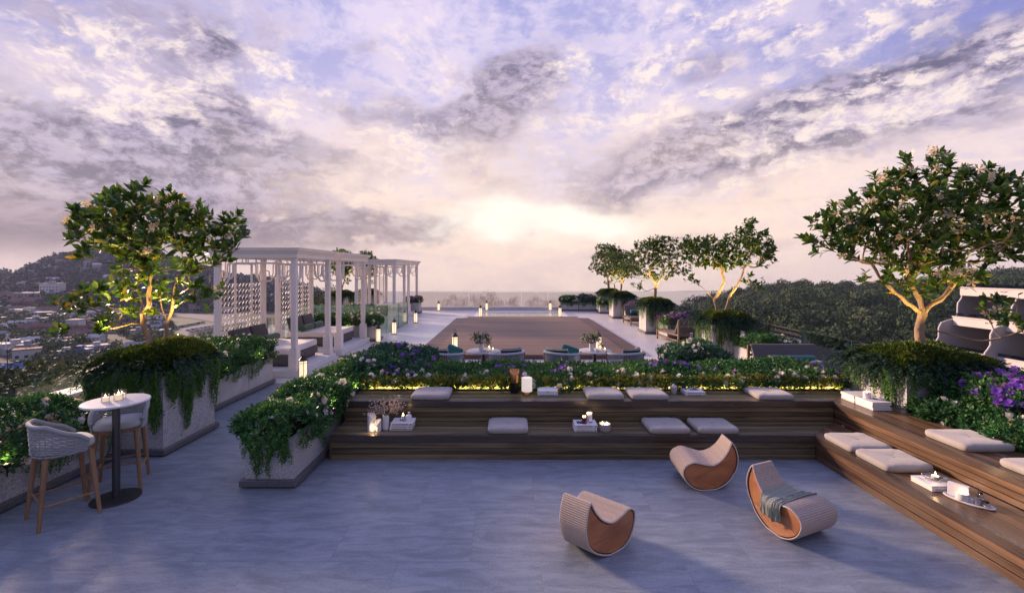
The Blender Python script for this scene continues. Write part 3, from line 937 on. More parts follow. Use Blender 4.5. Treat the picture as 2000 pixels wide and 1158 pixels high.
        if single:
            o = npobj(nm, *inst(tmpl, p - shift, Rm, sz, tt, rng), MT[mt], root); o['kind'] = 'stuff'
        else:
            order = np.argsort(p[:, 1])
            mesh = None
            first = order[:100]
            for i in first:
                V, F, T = inst(tmpl, np.zeros((1, 3)), Rm[i:i + 1], sz[i:i + 1], tt[i:i + 1], rng)
                o = npobj(nm, V, F, T, MT[mt], root, loc=tuple(p[i] - shift))
            rest = order[100:]
            if len(rest):
                o = npobj(nm, *inst(tmpl, p[rest] - shift, Rm[rest], sz[rest], tt[rest], rng), MT[mt], root); o['kind'] = 'stuff'
    flowers(white, 'petal', white_zone, ROSE, 'white_flower')
    flowers(purple, pmat, purple_zone, ROSE, 'purple_flower')
    if ivy:
        parts = []
        for (ax, ay, bx, by, nx, ny, cnt, lmin, lmax) in ivy:
            parts.append(strands(rng, ax, ay, bx, by, nx, ny, z0 + 0.04, cnt, lmin, lmax))
        V, F, T = join(parts)
        npobj('trailing_fronds', V - shift, F, T, MT['ivy'], root)
    return root

def strands(rng, ax, ay, bx, by, nx, ny, ztop, cnt, lmin, lmax, size=0.026):
    """leafy strands hanging down a planter face from a to b, n is the outward normal"""
    P, D, U, T = [], [], [], []
    ph = rng.uniform(0, 6.28, 4)
    for i in range(cnt):
        t = rng.uniform(0, 1)
        env = 0.5 + 0.28 * math.sin(t * 9 + ph[0]) + 0.22 * math.sin(t * 23 + ph[1])
        L = lmin + (lmax - lmin) * max(0.02, min(1, env * rng.uniform(0.55, 1.15)))
        x, y = ax + (bx - ax) * t, ay + (by - ay) * t
        off = rng.uniform(0.012, 0.075)
        m = int(L / 0.013)
        wob = rng.uniform(0, 6.28); tone = rng.normal() * 0.14
        for j in range(m):
            s = j / max(1, m - 1)
            wx = 0.018 * math.sin(wob + s * 5)
            o = off * (1 - 0.35 * s) + 0.02 * math.sin(math.pi * s)
            P.append((x + nx * o - ny * wx, y + ny * o + nx * wx, ztop + 0.05 - s * L))
            an = rng.uniform(-1.2, 1.2)
            D.append((nx * (0.6) * math.cos(an) - ny * math.sin(an), ny * 0.6 * math.cos(an) + nx * math.sin(an), -0.55 + rng.normal() * 0.25))
            U.append((nx * .6, ny * .6, 0.8)); T.append(0.5 + tone - 0.18 * s + rng.normal() * 0.14)
    P, D, U, T = map(np.array, (P, D, U, T))
    return inst(DIA, P, frames(D, U, rng.normal(size=len(P)) * 0.5), size * rng.uniform(.7, 1.3, len(P)) , T, rng)

def juniper_data(seed, hx, hy, h=0.34, n_moss=7000, n_frond=420, n_str=52, lmax=0.62, over=0.24):
    """mound over a planter whose half sizes are hx, hy; z = 0 is the rim"""
    rng = np.random.default_rng(seed)
    lump = Lump(rng, 14, 4.5)
    # moss cushion
    u = rng.uniform(-1, 1, n_moss); v = rng.uniform(-1, 1, n_moss)
    x = u * hx * 1.06; y = v * hy * 1.06
    k = np.clip(1 - np.maximum(np.abs(u), np.abs(v)) ** 3.5, 0, 1)
    q = np.stack([x, y, x * 0], 1)
    z = 0.04 + h * np.sqrt(k) * (0.80 + 0.16 * lump(q)) + rng.normal(size=n_moss) * 0.012
    P = np.stack([x, y, z], 1)
    N = unit(np.stack([u * 1.4, v * 1.4, np.full(n_moss, .9)], 1) + rng.normal(size=(n_moss, 3)) * 0.55)
    moss = inst(DIA, P, frames(N + rdir(rng, n_moss) * 0.5, rdir(rng, n_moss)), 0.042 * rng.uniform(.6, 1.4, n_moss),
                np.clip(0.45 + 0.25 * lump(q * 1.7) + rng.normal(size=n_moss) * 0.18, 0, 1), rng)
    # drooping feathery fronds
    FP, FD, FU, FT, FS = [], [], [], [], []
    for i in range(n_frond):
        a = rng.uniform(0, 2 * math.pi)
        c, s = math.cos(a), math.sin(a)
        m = 1 / max(abs(c), abs(s))
        r0 = rng.uniform(0.74, 1.0)
        bx, by = c * m * hx * r0, s * m * hy * r0
        outl = rng.uniform(0.12, 0.14 + over); drop = rng.uniform(0.06, 0.32)
        z0 = 0.08 + h * math.sqrt(max(0, 1 - r0 ** 3)) * rng.uniform(0.0, 0.55)
        tone = rng.normal() * 0.16
        nn = 20
        sx, sy = c + rng.normal() * 0.25, s + rng.normal() * 0.25
        l = math.hypot(sx, sy); sx, sy = sx / l, sy / l
        for j in range(nn):
            t = j / (nn - 1)
            px, py = bx + sx * outl * t, by + sy * outl * t
            pz = z0 + 0.07 * math.sin(t * 2.2) - (drop + z0 * 0.55) * t * t
            tx, ty, tz = sx, sy, 0.15 - 1.4 * t * (drop + z0 * .5) / max(outl, .1)
            for sd in (-1, 1):
                FP.append((px, py, pz)); FD.append((tx * .8 - sd * sy * .7, ty * .8 + sd * sx * .7, tz + rng.normal() * .3))
                FU.append((0, 0, 1)); FT.append(0.45 + tone + 0.15 * t + rng.normal() * .12)
                FS.append((0.085 * (1 - 0.55 * t)) * rng.uniform(.7, 1.3))
    FP, FD, FU, FT, FS = map(np.array, (FP, FD, FU, FT, FS))
    fr = inst(NEEDLE, FP, frames(FD, FU, rng.normal(size=len(FP)) * .6), np.stack([FS * 1.5, FS, FS], 1), FT, rng)
    iv = join([strands(rng, -hx, -hy, hx, -hy, 0, -1, 0.02, n_str, 0.12, lmax), strands(rng, hx, -hy, hx, hy, 1, 0, 0.02, n_str, 0.12, lmax),
               strands(rng, -hx, hy, -hx, -hy, -1, 0, 0.02, n_str, 0.12, lmax), strands(rng, hx, hy, -hx, hy, 0, 1, 0.02, n_str // 2, 0.12, lmax)])
    return moss, fr, iv

def build_juniper(label, loc, data, group=None):
    t = thing('juniper_shrub', label, 'shrub', loc, 0, group)
    npobj('mossy_mound', *data[0], MT['moss'], t)
    npobj('drooping_branches', *data[1], MT['juniper'], t)
    npobj('trailing_fronds', *data[2], MT['ivy'], t)
    core = MB(); core.rbox(-.42, -.42, -.05, .42, .42, .16, .08)  # dark filler block added inside the mound
    obj('dark_filler', core, MT['soil'], t)
    return t

def clump_template(rng, n, lo=-0.3):
    """a ball of leaf clumps for distant crowns"""
    d = rdir(rng, n * 3); d = d[d[:, 2] > lo][:n]
    lump = Lump(rng, 8, 2.6)
    r = (0.82 + 0.20 * lump(d) + rng.normal(size=len(d)) * .05)
    P = d * r[:, None] * np.array([1, 1, .85])
    R = frames(rdir(rng, len(d)) - d * .3, d + rdir(rng, len(d)) * .45)
    V, F, T = inst(DIA, P, R, 0.40 * math.sqrt(90 / n) * rng.uniform(.6, 1.3, len(d)), 0.35 + 0.35 * d[:, 2] * 0 + rng.normal(size=len(d)) * .2, rng)
    return V, F, np.clip(T, 0, 1)

def wood_mass(name, P, R, mat, seed, n_leaf=70, variants=4):
    rng = np.random.default_rng(seed)
    parts = []
    var = [clump_template(rng, n_leaf) for _ in range(variants)]
    which = rng.integers(0, variants, len(P))
    for k in range(variants):
        sel = np.nonzero(which == k)[0]
        if not len(sel): continue
        V0, F0, T0 = var[k]
        a = rng.uniform(0, 6.28, len(sel)); c, s = np.cos(a), np.sin(a)
        Rm = np.zeros((len(sel), 3, 3)); Rm[:, 0, 0] = c; Rm[:, 0, 1] = -s; Rm[:, 1, 0] = s; Rm[:, 1, 1] = c; Rm[:, 2, 2] = rng.uniform(.8, 1.25, len(sel))
        V = np.einsum('nij,kj->nki', Rm, V0) * R[sel][:, None, None] + P[sel][:, None, :]
        F = F0[None] + (np.arange(len(sel)) * len(V0))[:, None, None]
        tone = rng.normal(size=len(sel)) * 0.20
        T = np.clip(T0[None] + tone[:, None], 0, 1)
        parts.append((V.reshape(-1, 3), F.reshape(-1, 4), T.ravel()))
    V, F, T = join(parts)
    o = npobj(name, V, F, T, MT[mat])
    o['kind'] = 'stuff'
    return o

# ------------------------------------------------------------------ the roof terrace
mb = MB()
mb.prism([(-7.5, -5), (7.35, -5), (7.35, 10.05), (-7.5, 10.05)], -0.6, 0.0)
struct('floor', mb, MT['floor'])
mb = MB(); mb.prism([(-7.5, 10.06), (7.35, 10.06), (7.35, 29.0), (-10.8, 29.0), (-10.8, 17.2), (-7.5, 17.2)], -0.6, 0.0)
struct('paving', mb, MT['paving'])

def planter(label, x0, x1, y0, y1, h, mat='terrazzo', group=None, lip=0.05, joints=0):
    cx, cy = (x0 + x1) / 2, (y0 + y1) / 2
    t = thing('stone_planter', label, 'planter', (cx, cy, 0), 0, group)
    hx, hy = (x1 - x0) / 2, (y1 - y0) / 2
    w = 0.05
    b = MB()
    n = max(1, joints + 1)
    for i in range(n):                      # long planters are cast in panels
        ya, yb = -hy + 2 * hy * i / n, -hy + 2 * hy * (i + 1) / n
        gap = 0.006 if n > 1 else 0.0
        b.box(-hx, ya + (gap if i else 0), 0.09, -hx + w, yb - (gap if i < n - 1 else 0), h)
        b.box(hx - w, ya + (gap if i else 0), 0.09, hx, yb - (gap if i < n - 1 else 0), h)
    b.box(-hx + w, -hy, 0.09, hx - w, -hy + w, h)
    b.box(-hx + w, hy - w, 0.09, hx - w, hy, h)
    obj('box', b, MT[mat], t)
    p = MB(); p.rbox(-hx - lip, -hy - lip, 0.018, hx + lip, hy + lip, 0.09, 0.006, 1)
    p.box(-hx, -hy, 0.0, hx, hy, 0.018)
    obj('plinth', p, MT['plinth'], t)
    s = MB(); s.box(-hx + w + .002, -hy + w + .002, 0.091, hx - w - .002, hy - w - .002, h - 0.03)
    obj('soil', s, MT['soil'], t)
    return t

# raised boarded platform in the middle of the terrace
t = thing('wooden_platform', 'low brown boarded platform in the middle of the terrace', 'platform', (0.55, 18.0, 0))
def boards(x0, x1, y0, y1, z0, z1, w=0.145):
    m = MB(); y = y0
    while y < y1 - 0.01:
        e = min(y + w - 0.007, y1)
        m.box(x0, y, z0, x1, e, z1); y += w
    return m
m = boards(-2.72, 2.76, -5.2, 5.3, 0.085, 0.125); m.box(-2.72, -5.24, 0.0, 2.76, -5.203, 0.122, 0.2); m.box(-2.72, 5.303, 0, 2.76, 5.34, 0.122, .2)
m.box(-2.68, -5.19, 0.0, 2.72, 5.29, 0.08, 0.1)
obj('raised_floor', m, MT['platform'], t)
for s, a, b in ((-1, -3.30, -2.735), (1, 2.775, 3.34)):
    m = boards(a, b, -4.7, 5.15, 0.03, 0.07); m.box(a + .02, -4.69, 0.0, b - .02, 5.14, 0.028, .1)
    obj('border_step', m, MT['platform_dark'], t)

# shallow pool beyond the platform
t = thing('reflecting_pool', 'shallow grey pool with pale stone strips at the far end of the terrace', 'pool', (0.55, 25.2, 0))
m = MB(); m.box(-2.52, -1.45, 0.004, -2.2, 1.6, 0.03, .5); m.box(2.2, -1.45, 0.004, 2.52, 1.6, 0.03, .5)
m.box(-2.2, 1.35, 0.004, 2.2, 1.6, 0.03, .5); m.box(-2.2, -1.45, 0.004, 2.2, -1.25, 0.03, .5)
obj('coping', m, MT['coping'], t)
for q in (-3.0, 2.53):
    m = MB(); m.box(q, -1.45, 0.003, q + .47, 1.6, 0.016, .5); obj('side_strip', m, MT['greytop'], t)
m = MB(); m.box(-2.195, -1.245, 0.002, 2.195, 1.345, 0.018, .5)
obj('water', m, M('pool_water', (0.10, 0.10, 0.13), 0.07, bump=0.004, bscale=6, spec=0.7), t)

# parapets and glass
def glass_run(label, p0, p1, n, z0, z1, mat='glass', group='glass balustrades round the terrace', name='glass_balustrade', edge=True):
    p0, p1 = Vector(p0), Vector(p1)
    t = thing(name, label, 'balustrade', (p0.x, p0.y, 0), math.atan2(p1.y - p0.y, p1.x - p0.x), group)
    L = (p1 - p0).length
    for i in range(n):
        a, b = L * i / n + .012, L * (i + 1) / n - .012
        m = MB(); m.box(a, -0.007, z0, b, 0.007, z1)
        obj('glass_panel', m, MT[mat], t)
        if edge:
            m = MB(); m.box(b + .001, -.009, z0, b + .010, .009, z1 + .002)
            obj('polished_edge', m, MT['glassedge'], t)
    return t

t = tag(obj('parapet_wall', MB().box(-7.45, -4.0, 0.001, -7.12, 10.3, 0.40).rbox(-7.5, -4.0, 0.402, -7.07, 10.3, 0.47, .01, 1), MT['coping']),
        'low white parapet with flat coping along the left edge of the terrace', 'parapet')
glass_run('low clear glass pane on the white parapet behind the bar stools', (-7.28, 2.2), (-7.28, 10.3), 5, 0.47, 0.80, group=None)
tag(obj('parapet_wall', MB().box(-5.9, 28.55, 0.001, 2.98, 28.75, 0.13).rbox(-5.95, 28.5, 0.132, 2.98, 28.8, 0.20, .01, 1), MT['coping']),
    'low pale kerb wall across the far end of the terrace', 'parapet')
glass_run('misted glass balustrade across the far end of the terrace', (-5.9, 28.65), (7.2, 28.65), 8, 0.2, 1.08, 'milkglass', group=None, edge=False)
glass_run('clear glass balustrade with thin dark seams along the right edge of the terrace', (7.15, 3.0), (7.15, 28.0), 15, 0.0, 0.98, group=None)
glass_run('clear glass balustrade behind the pavilions on the left edge', (-7.28, 10.4), (-7.28, 17.2), 4, 0.0, 1.05, group=None)
glass_run('green tinted glass screen facing the near pavilions', (-8.6, 18.0), (-4.84, 18.0), 3, 0.0, 1.08, 'greenglass', group=None)
glass_run('green tinted glass screen running towards the far pavilions', (-4.82, 18.02), (-4.75, 21.2), 2, 0.0, 1.08, 'greenglass', group=None)
tag(obj('retaining_wall', MB().box(-9.6, 19.3, 0.001, -5.2, 19.5, 0.52), MT['coping']), 'low white wall behind the green glass screen', 'wall')

# ------------------------------------------------------------------ the L-shaped tiered bench
def lerp(a, b, t): return a + (b - a) * t
bench = thing('tiered_bench', 'dark timber bench of two tiers in an L along the paved court', 'bench', (0, 0, 0))
XL, Y0, YB, YC = -2.36, 5.98, 6.53, 7.08
X0, XB, XC, YN = 3.95, 4.57, 5.20, 1.2
def L_tier(zt, xa, ya, xb, yb, n, riser0, name):
    """tread between the lines x = xa.. and y = ya.. with a mitred corner, and the boards of its riser"""
    fas = 0.085
    a = MB(); b = MB(); na = MB(); nb = MB()
    na.box(XL, ya - 0.012, zt - fas, xa, ya + 0.05, zt)                                    # nosing board, front run
    nb.prism([(xa - .012, YN), (xa + .05, YN), (xa + .05, ya + .05), (xa - .012, ya - .012)], zt - fas, zt + .0005)
    for i in range(n):
        t0, t1 = i / n, (i + 1) / n
        g = 0.006
        y_a, y_b = lerp(ya + .056, yb, t0), lerp(ya + .056, yb, t1) - g
        x_a, x_b = lerp(xa + .056, xb, t0), lerp(xa + .056, xb, t1) - g
        cxa, cxb = lerp(xa, xb, (y_a - ya) / (yb - ya)), lerp(xa, xb, (y_b - ya) / (yb - ya))
        a.prism([(XL, y_a), (cxa - .003, y_a), (cxb - .003, y_b), (XL, y_b)], zt - .032, zt - .002)
        cya, cyb = lerp(ya, yb, (x_a - xa) / (xb - xa)), lerp(ya, yb, (x_b - xa) / (xb - xa))
        b.prism([(x_a, YN), (x_b, YN), (x_b, cyb - .003), (x_a, cya - .003)], zt - .032, zt - .0025)
    nr = 3
    zz0, zz1 = riser0, zt - fas - 0.006
    for i in range(nr):
        q0, q1 = lerp(zz0, zz1, i / nr), lerp(zz0, zz1, (i + 1) / nr) - 0.007
        a.box(XL + .012, ya + .012 + .004 * (i % 2), q0, xa + .010, ya + .04, q1)
        b.box(xa + .012 + .004 * (i % 2), YN, q0, xa + .04, ya + .008, q1)
    # solid dark carcass under the boards
    c = MB()
    c.prism([(XL + .03, ya + .045), (xa + .045, ya + .045), (xa + .045, YN), (xb - .02, YN), (xb - .02, yb - .02), (XL + .03, yb - .02)], riser0 + .002, zt - .036)
    p = obj(name, a, MT['deck_x'], bench)
    obj('side_boards', b, MT['deck_y'], p)
    obj('nosing', na, MT['nosing'], p); obj('nosing', nb, MT['nosing_y'], p)
    obj('carcass', c, MT['ink'], p)
    return p
L_tier(0.32, X0, Y0, XB, YB, 5, 0.001, 'lower_tier')
L_tier(0.61, XB, YB, XC, YC, 5, 0.322, 'upper_tier')
e = MB(); e.box(XL, YB + .01, 0.0, XL + .025, YC, .57, .3); e.box(XL, Y0 + .01, 0.0, XL + .025, YB, .28, .3); obj('end_board', e, MT['deck_y'], bench)
# bed wall behind the bench and the glowing strip on it
tag(obj('planter_wall', MB().box(XL, YC + .16, 0.001, 5.2, YC + .26, 0.60), MT['concrete']), 'low concrete bed wall hidden behind the timber bench', 'wall')
for i, (a, b) in enumerate([(-2.3, 0.1), (0.15, 2.55), (2.6, 5.15)]):
    t = thing('light_strip', ['glowing yellow light strip under the left third of the hedge', 'glowing yellow light strip under the middle of the hedge',
              'glowing yellow light strip under the right third of the hedge'][i], 'light strip', ((a + b) / 2, YC + 0.085, 0.612), 0, 'light strips under the hedge')
    L = (b - a) / 2
    obj('profile', MB().box(-L, -.012, 0, L, .012, .008), MT['black'], t)
    obj('diffuser', MB().box(-L + .01, -.008, .0085, L - .01, .008, .013), MT['led'], t)
    lamp('strip_lamp', 'AREA', (0, 0, .02), 20.0, (1.0, 0.74, 0.24), t, (math.radians(145), 0, 0), shape='RECTANGLE', size=2 * L - .04, size_y=.02)
# ------------------------------------------------------------------ planters, junipers, trees, flower beds
WARM = (1.0, 0.66, 0.20)
def uplights(tree, pts, energy, z=0.42, aim=(0, 0, 1.75), size=1.5):
    for (x, y) in pts:
        d = Vector((aim[0] - x, aim[1] - y, aim[2] - z))
        lamp('uplight', 'SPOT', (x, y, z), energy, WARM, tree, (-d).to_track_quat('Z', 'Y').to_euler(), spot_size=size, spot_blend=0.8, shadow_soft_size=0.03)

HT = 1.05
JL = juniper_data(11, .50, .53, h=.36, n_moss=15000, n_frond=150, n_str=250, lmax=.88, over=.34)
JR = juniper_data(12, .62, .52, h=.34, n_moss=14000, n_frond=360, n_str=150, lmax=.55, over=.34)
JM = juniper_data(13, .50, .50, h=.30, n_moss=8000, n_frond=280, n_str=120, lmax=.85, over=.30)
PG, JG, TG = 'tall tree planters along the terrace edges', 'junipers spilling over the tree planters', 'small trees in tall planters'

planter('tall speckled planter under the big tree behind the bar stools', -5.62, -4.62, 6.12, 7.18, HT, group=PG)
build_juniper('juniper and moss mound at the foot of the left big tree with long hanging fronds', (-5.12, 6.65, HT), JL, JG)
tl = grow_tree(5, [
    {'p': [(-.05, 0, -.02), (-.055, 0, .37), (-.138, 0, .65), (-.175, .02, .79), (-.22, .05, 1.01), (-.30, .08, 1.25)]},
    {'p': [(-.175, .02, .79), (-.10, .0, .84), (-.035, -.02, .92), (-.013, -.05, 1.08), (.02, -.05, 1.4)], 'join': 1},
    {'p': [(.12, .03, -.02), (.126, .03, .37), (.17, .03, .67), (.25, .02, .83), (.27, .02, 1.0), (.36, .0, 1.35)]},
    {'p': [(.17, .03, .67), (.07, .08, .85), (-.02, .14, 1.1)], 'join': 1},
    {'p': [(-.125, 0, .60), (-.25, -.08, .66), (-.42, -.16, .60), (-.65, -.22, .62)], 'join': 1},
    {'p': [(.27, .02, 1.0), (.45, 0, 1.12), (.62, -.05, 1.22)], 'join': 1}],
    [((0, 0, 1.88), (1.05, .85, .62), 1.5), ((-.15, -.02, 2.42), (.62, .5, .22), .30), ((.45, 0, 2.25), (.45, .5, .28), .22), ((1.0, 0, 1.92), (.36, .4, .40), .26),
     ((-.72, 0, 2.0), (.40, .5, .38), .25), ((-.2, 0, 1.1), (.65, .5, .34), .38), ((-1.0, -.12, 1.02), (.32, .3, .26), .13), ((.75, 0, 1.08), (.28, .3, .32), .12), ((-1.02, -.25, .50), (.24, .2, .14), .05), ((-.55, -.2, .72), (.18, .2, .16), .04)],
    460, .148, 10, 34, .0038, zmin=.32, flower_r=.058, gap=0, lo_sparse=.5)
TL = build_tree('flowering_tree', 'round leafy tree with forked pale trunks in the left big planter', 'tree', (-5.12, 6.6, HT), tl, TG)
uplights(TL, [(-.42, -.40), (.46, -.38), (.05, .42)], 90)

planter('wide speckled planter under the big tree beside the right bench', 5.24, 6.44, 6.10, 7.12, HT, group=PG)
build_juniper('dark juniper mound at the foot of the right big tree beside the bench', (5.84, 6.61, HT), JR, JG)
trr = grow_tree(8, [
    {'p': [(-.01, 0, -.02), (-.01, 0, .36), (-.05, 0, .57), (.007, 0, .79)]},
    {'p': [(.007, 0, .79), (-.24, -.02, .955), (-.51, -.04, 1.17), (-.75, -.05, 1.5)], 'join': 1},
    {'p': [(.007, 0, .79), (.09, .0, .9), (.28, .02, 1.0), (.55, .05, 1.3), (.7, .1, 1.65)], 'join': 1},
    {'p': [(.007, 0, .79), (.03, .05, .98), (-.1, .1, 1.23), (-.08, .12, 1.7)], 'join': 1},
    {'p': [(-.02, 0, .60), (.12, -.06, .57), (.31, -.14, .53), (.5, -.22, .44), (.8, -.3, .5)], 'join': 1}],
    [((.15, 0, 2.08), (1.42, .95, .80), 1.9), ((-.02, 0, 2.80), (.60, .5, .34), .36), ((-1.05, 0, 2.0), (.55, .5, .48), .42), ((1.0, 0, 2.15), (.62, .6, .72), .65),
     ((0, 0, 1.35), (.95, .6, .30), .36), ((1.08, -.3, .88), (.50, .4, .36), .24), ((-1.45, 0, 1.85), (.22, .3, .22), .08), ((.95, 0, 2.75), (.4, .4, .2), .14)],
    760, .142, 10, 150, .0041, zmin=.34, flower_r=.066, gap=0, lo_sparse=.45)
TR = build_tree('flowering_tree', 'large dark leafy tree with cream star flowers and one forked trunk at the right edge', 'tree', (5.8, 6.5, HT), trr, TG)
uplights(TR, [(-.48, -.42), (.48, -.42)], 50)

# the row along the right edge
def std_tree(seed, w, n=200, leaf=.12, two=False, hgt=0.0, fl=10, per=8):
    st = [{'p': [(0, 0, -.02), (.0, 0, .3), (.03, .02, .62), (.06, .02, .85)]},
          {'p': [(.06, .02, .85), (.2, .0, 1.05), (.42, .05, 1.35)], 'join': 1},
          {'p': [(.06, .02, .85), (-.08, .05, 1.1), (-.3, .1, 1.45)], 'join': 1}]
    if two:
        st += [{'p': [(-.22, .1, -.02), (-.26, .08, .35), (-.34, .02, .7), (-.55, -.05, 1.05)]}]
    return grow_tree(seed, st, [((0, 0, 1.75 + hgt), (.85 * w, .75, .58), 1.0), ((-.3, 0, 2.2 + hgt), (.5 * w, .5, .32), .35), ((.35, 0, 2.3 + hgt), (.45 * w, .5, .30), .30),
            ((.7 * w, 0, 1.5), (.4 * w, .4, .36), .25), ((-.75 * w, 0, 1.45), (.36 * w, .4, .38), .22), ((-.55 * w, -.1, .82), (.26, .3, .22), .07), ((0, 0, 1.22), (.75, .5, .26), .30)],
            n, leaf, per, fl, .0046, zmin=.42, flower_r=.05, gap=0, lo_sparse=.5)
td = grow_tree(21, [
    {'p': [(-.2, .02, -.02), (-.2, .02, .32), (-.27, .0, .62), (-.45, -.02, .8), (-.71, -.04, 1.02), (-.95, -.05, 1.3)]},
    {'p': [(.01, 0, -.02), (.01, 0, .32), (.13, 0, .69), (.33, 0, .99), (.5, .03, 1.29), (.55, .05, 1.6)]},
    {'p': [(-.26, .0, .6), (-.12, .04, .8), (.02, .06, 1.1), (-.05, .08, 1.5)], 'join': 1},
    {'p': [(.13, 0, .69), (.2, -.08, .9), (.18, -.1, 1.2)], 'join': 1}],
    [((-.56, 0, 1.92), (.72, .6, .46), .9), ((.62, 0, 2.05), (.72, .6, .58), .95), ((-.95, 0, 2.1), (.25, .3, .28), .15), ((.55, 0, 2.62), (.30, .35, .20), .16), ((1.12, 0, 1.85), (.32, .3, .42), .25), ((.78, 0, 1.08), (.34, .3, .26), .14), ((-.9, -.05, 1.15), (.3, .3, .2), .08), ((-.1, 0, 1.6), (.4, .5, .25), .15)],
    560, .135, 8, 14, .0041, zmin=.4, flower_r=.05, gap=0, lo_sparse=.5)
planter('tall pale planter nearest the hedge in the right row, trailing fronds down its front', 5.2, 6.2, 11.9, 12.85, HT, 'concrete', PG)
jd = build_juniper('wide juniper collar nearest the hedge in the right row', (5.7, 12.38, HT), JM, JG)
T = build_tree('flowering_tree', 'spreading tree with two thin trunks nearest the hedge in the right row', 'tree', (5.75, 12.4, HT), td, TG)
uplights(T, [(-.44, -.42), (.40, -.42)], 110)
tc_ = std_tree(31, 1.32, 680, .125, False, .25)
tb_ = std_tree(32, 1.2, 600, .125, True, -.10)
def row(x, y, data, jlabel, plabel, tlabel, rz, sc=1.0, mat='concrete', src=None, e=100):
    planter(plabel, x - .5, x + .5, y - .47, y + .47, HT, mat, PG)
    dup(jd, (x, y, HT), rz, jlabel, JG)
    if src is None:
        tr = build_tree('flowering_tree', tlabel, 'tree', (x, y, HT), data, TG)
        uplights(tr, [(-.42, -.40), (.40, -.40)], e)
    else:
        tr = dup(src, (x, y, HT), 2.2, tlabel, TG, sc)
    return tr
T2 = row(5.72, 18.3, tc_, 'juniper collar on the planter beside the magenta flowers', 'tall pale planter between the two slung chairs', 'single trunked tree between the two slung chairs', math.pi / 2)
T3 = row(5.72, 24.0, tb_, 'juniper collar on the planter behind the far slung chair', 'tall pale planter behind the far slung chair', 'twin trunked tree behind the far slung chair', math.pi)
T4 = row(5.82, 28.0 - .6, None, 'juniper collar on the farthest planter of the right row', 'farthest tall planter of the right row', 'pale green tree farthest along the right row', -math.pi / 2, (1.15, 1.0, 1.08), src=T2)
# two more beyond the left pavilions
T5 = row(-9.1, 24.8, None, 'juniper collar seen between the posts of the second pavilion', 'tall planter seen between the posts of the second pavilion', 'tree whose top shows above the roof of the second pavilion', .5, (1.0, 1.0, 1.05), src=T3)
T6 = row(-8.5, 27.2, None, 'small juniper collar seen through the third pavilion', 'tall planter seen through the third pavilion', 'tree whose top shows above the roof of the third pavilion', 1.5, (.9, .9, .92), src=T2)

# flower beds ------------------------------------------------------------
NEARP = 'low flower planters'
# hedge behind the bench
hz = lambda lo, hi: (lambda P: (P[:, 2] > lo) & (P[:, 2] < hi))
shrub('flowering_hedge', 'long green hedge with purple and white flowers behind the timber bench', 'hedge', -2.3, 5.22, 7.22, 8.30, .60, .20, 9500, .040, 41, 'leaf_small',
      edge=.34, bulge=.11, white=150, purple=110, fr=.045, lump_a=.03, single=False,
      white_zone=lambda P: (P[:, 1] < 7.55) & (P[:, 2] < .90) & (P[:, 2] > .66), purple_zone=lambda P: (P[:, 2] > .76) & (P[:, 1] < 7.95) & (np.abs(np.sin(P[:, 0] * 1.25 + 1.0)) > .62),
      ivy=None, peaks=((-1.6, 8.0, .5, .06), (.1, 7.9, .4, .04), (2.6, 8.0, .5, .04), (4.6, 8.0, .7, .07)))
shrub('glow_painted_groundcover', 'strip of low ground cover along the hedge foot, yellow glow painted in', 'ground cover', -2.28, 5.18, 7.13, 7.27, .605, .19, 4200, .026, 61, 'leaf_glow_painted', edge=.08, bulge=.035, lump_a=.02)  # added leaf strip, shaped like the band of glow it stands for
# left arm: speckled planter beside the bench and its shrubs
planter('long speckled planter at the left end of the timber bench', -3.02, -2.47, 5.24, 9.2, .55, group=NEARP)
shrub('white_flower_shrub', 'bushy green shrubs with white roses in the planter left of the bench', 'shrub', -3.0, -2.49, 5.27, 9.2, .50, .33, 6500, .040, 42, 'leaf_small',
      edge=.24, bulge=.13, white=100, purple=0, fr=.048, lump_a=.065, single=False,
      ivy=[(-3.02, 5.24, -2.47, 5.24, 0, -1, 60, .14, .50), (-2.47, 5.24, -2.47, 7.1, 1, 0, 95, .10, .42), (-3.02, 9.0, -3.02, 5.24, -1, 0, 80, .1, .35)],
      peaks=((-2.75, 7.6, .5, .07), (-2.7, 8.8, .5, .14), (-2.75, 6.4, .4, .03)))
shrub('purple_flower_shrub', 'bluish shrub with purple flowers where the hedge meets the left planter', 'shrub', -2.62, -1.55, 7.6, 9.2, .60, .34, 2200, .040, 43, 'leaf_teal',
      edge=.3, bulge=.1, white=30, purple=34, fr=.050, single=False, peaks=((-2.3, 8.9, .4, .08),))
# right arm stub
shrub('white_flower_shrub', 'rounded green bush with white flowers rising behind the hedge before the right planter', 'shrub', 3.15, 4.15, 8.75, 9.7, .45, .52, 1600, .040, 44, 'leaf_teal', edge=.4, white=44, fr=.050)
# near left bed
planter('low planter along the left edge beside the bar stools', -6.05, -5.2, 2.6, 6.05, .48, group=NEARP)
shrub('white_flower_shrub', 'dark shrubs with white roses behind the near bar stool', 'shrub', -6.02, -5.22, 2.7, 6.03, .44, .27, 2600, .046, 45, 'leaf_small', edge=.3, bulge=.1, white=90, fr=.050, single=False, peaks=((-5.65, 5.3, .55, .24),),  # peak raised to keep the low sun off the court
      ivy=[(-5.2, 2.6, -5.2, 6.0, 1, 0, 110, .12, .42)])
# left bed before the pavilions
planter('long pale planter in front of the near pavilion', -6.7, -5.2, 7.32, 10.05, .60, 'concrete', group=NEARP, joints=2)
shrub('white_flower_shrub', 'shrubs with small white flowers in front of the near pavilion', 'shrub', -6.65, -5.22, 7.35, 10.03, .56, .40, 4600, .040, 46, 'leaf_small', edge=.3, bulge=.1, white=150, fr=.038, single=False,
      ivy=[(-5.2, 7.3, -5.2, 10.05, 1, 0, 130, .1, .36)])
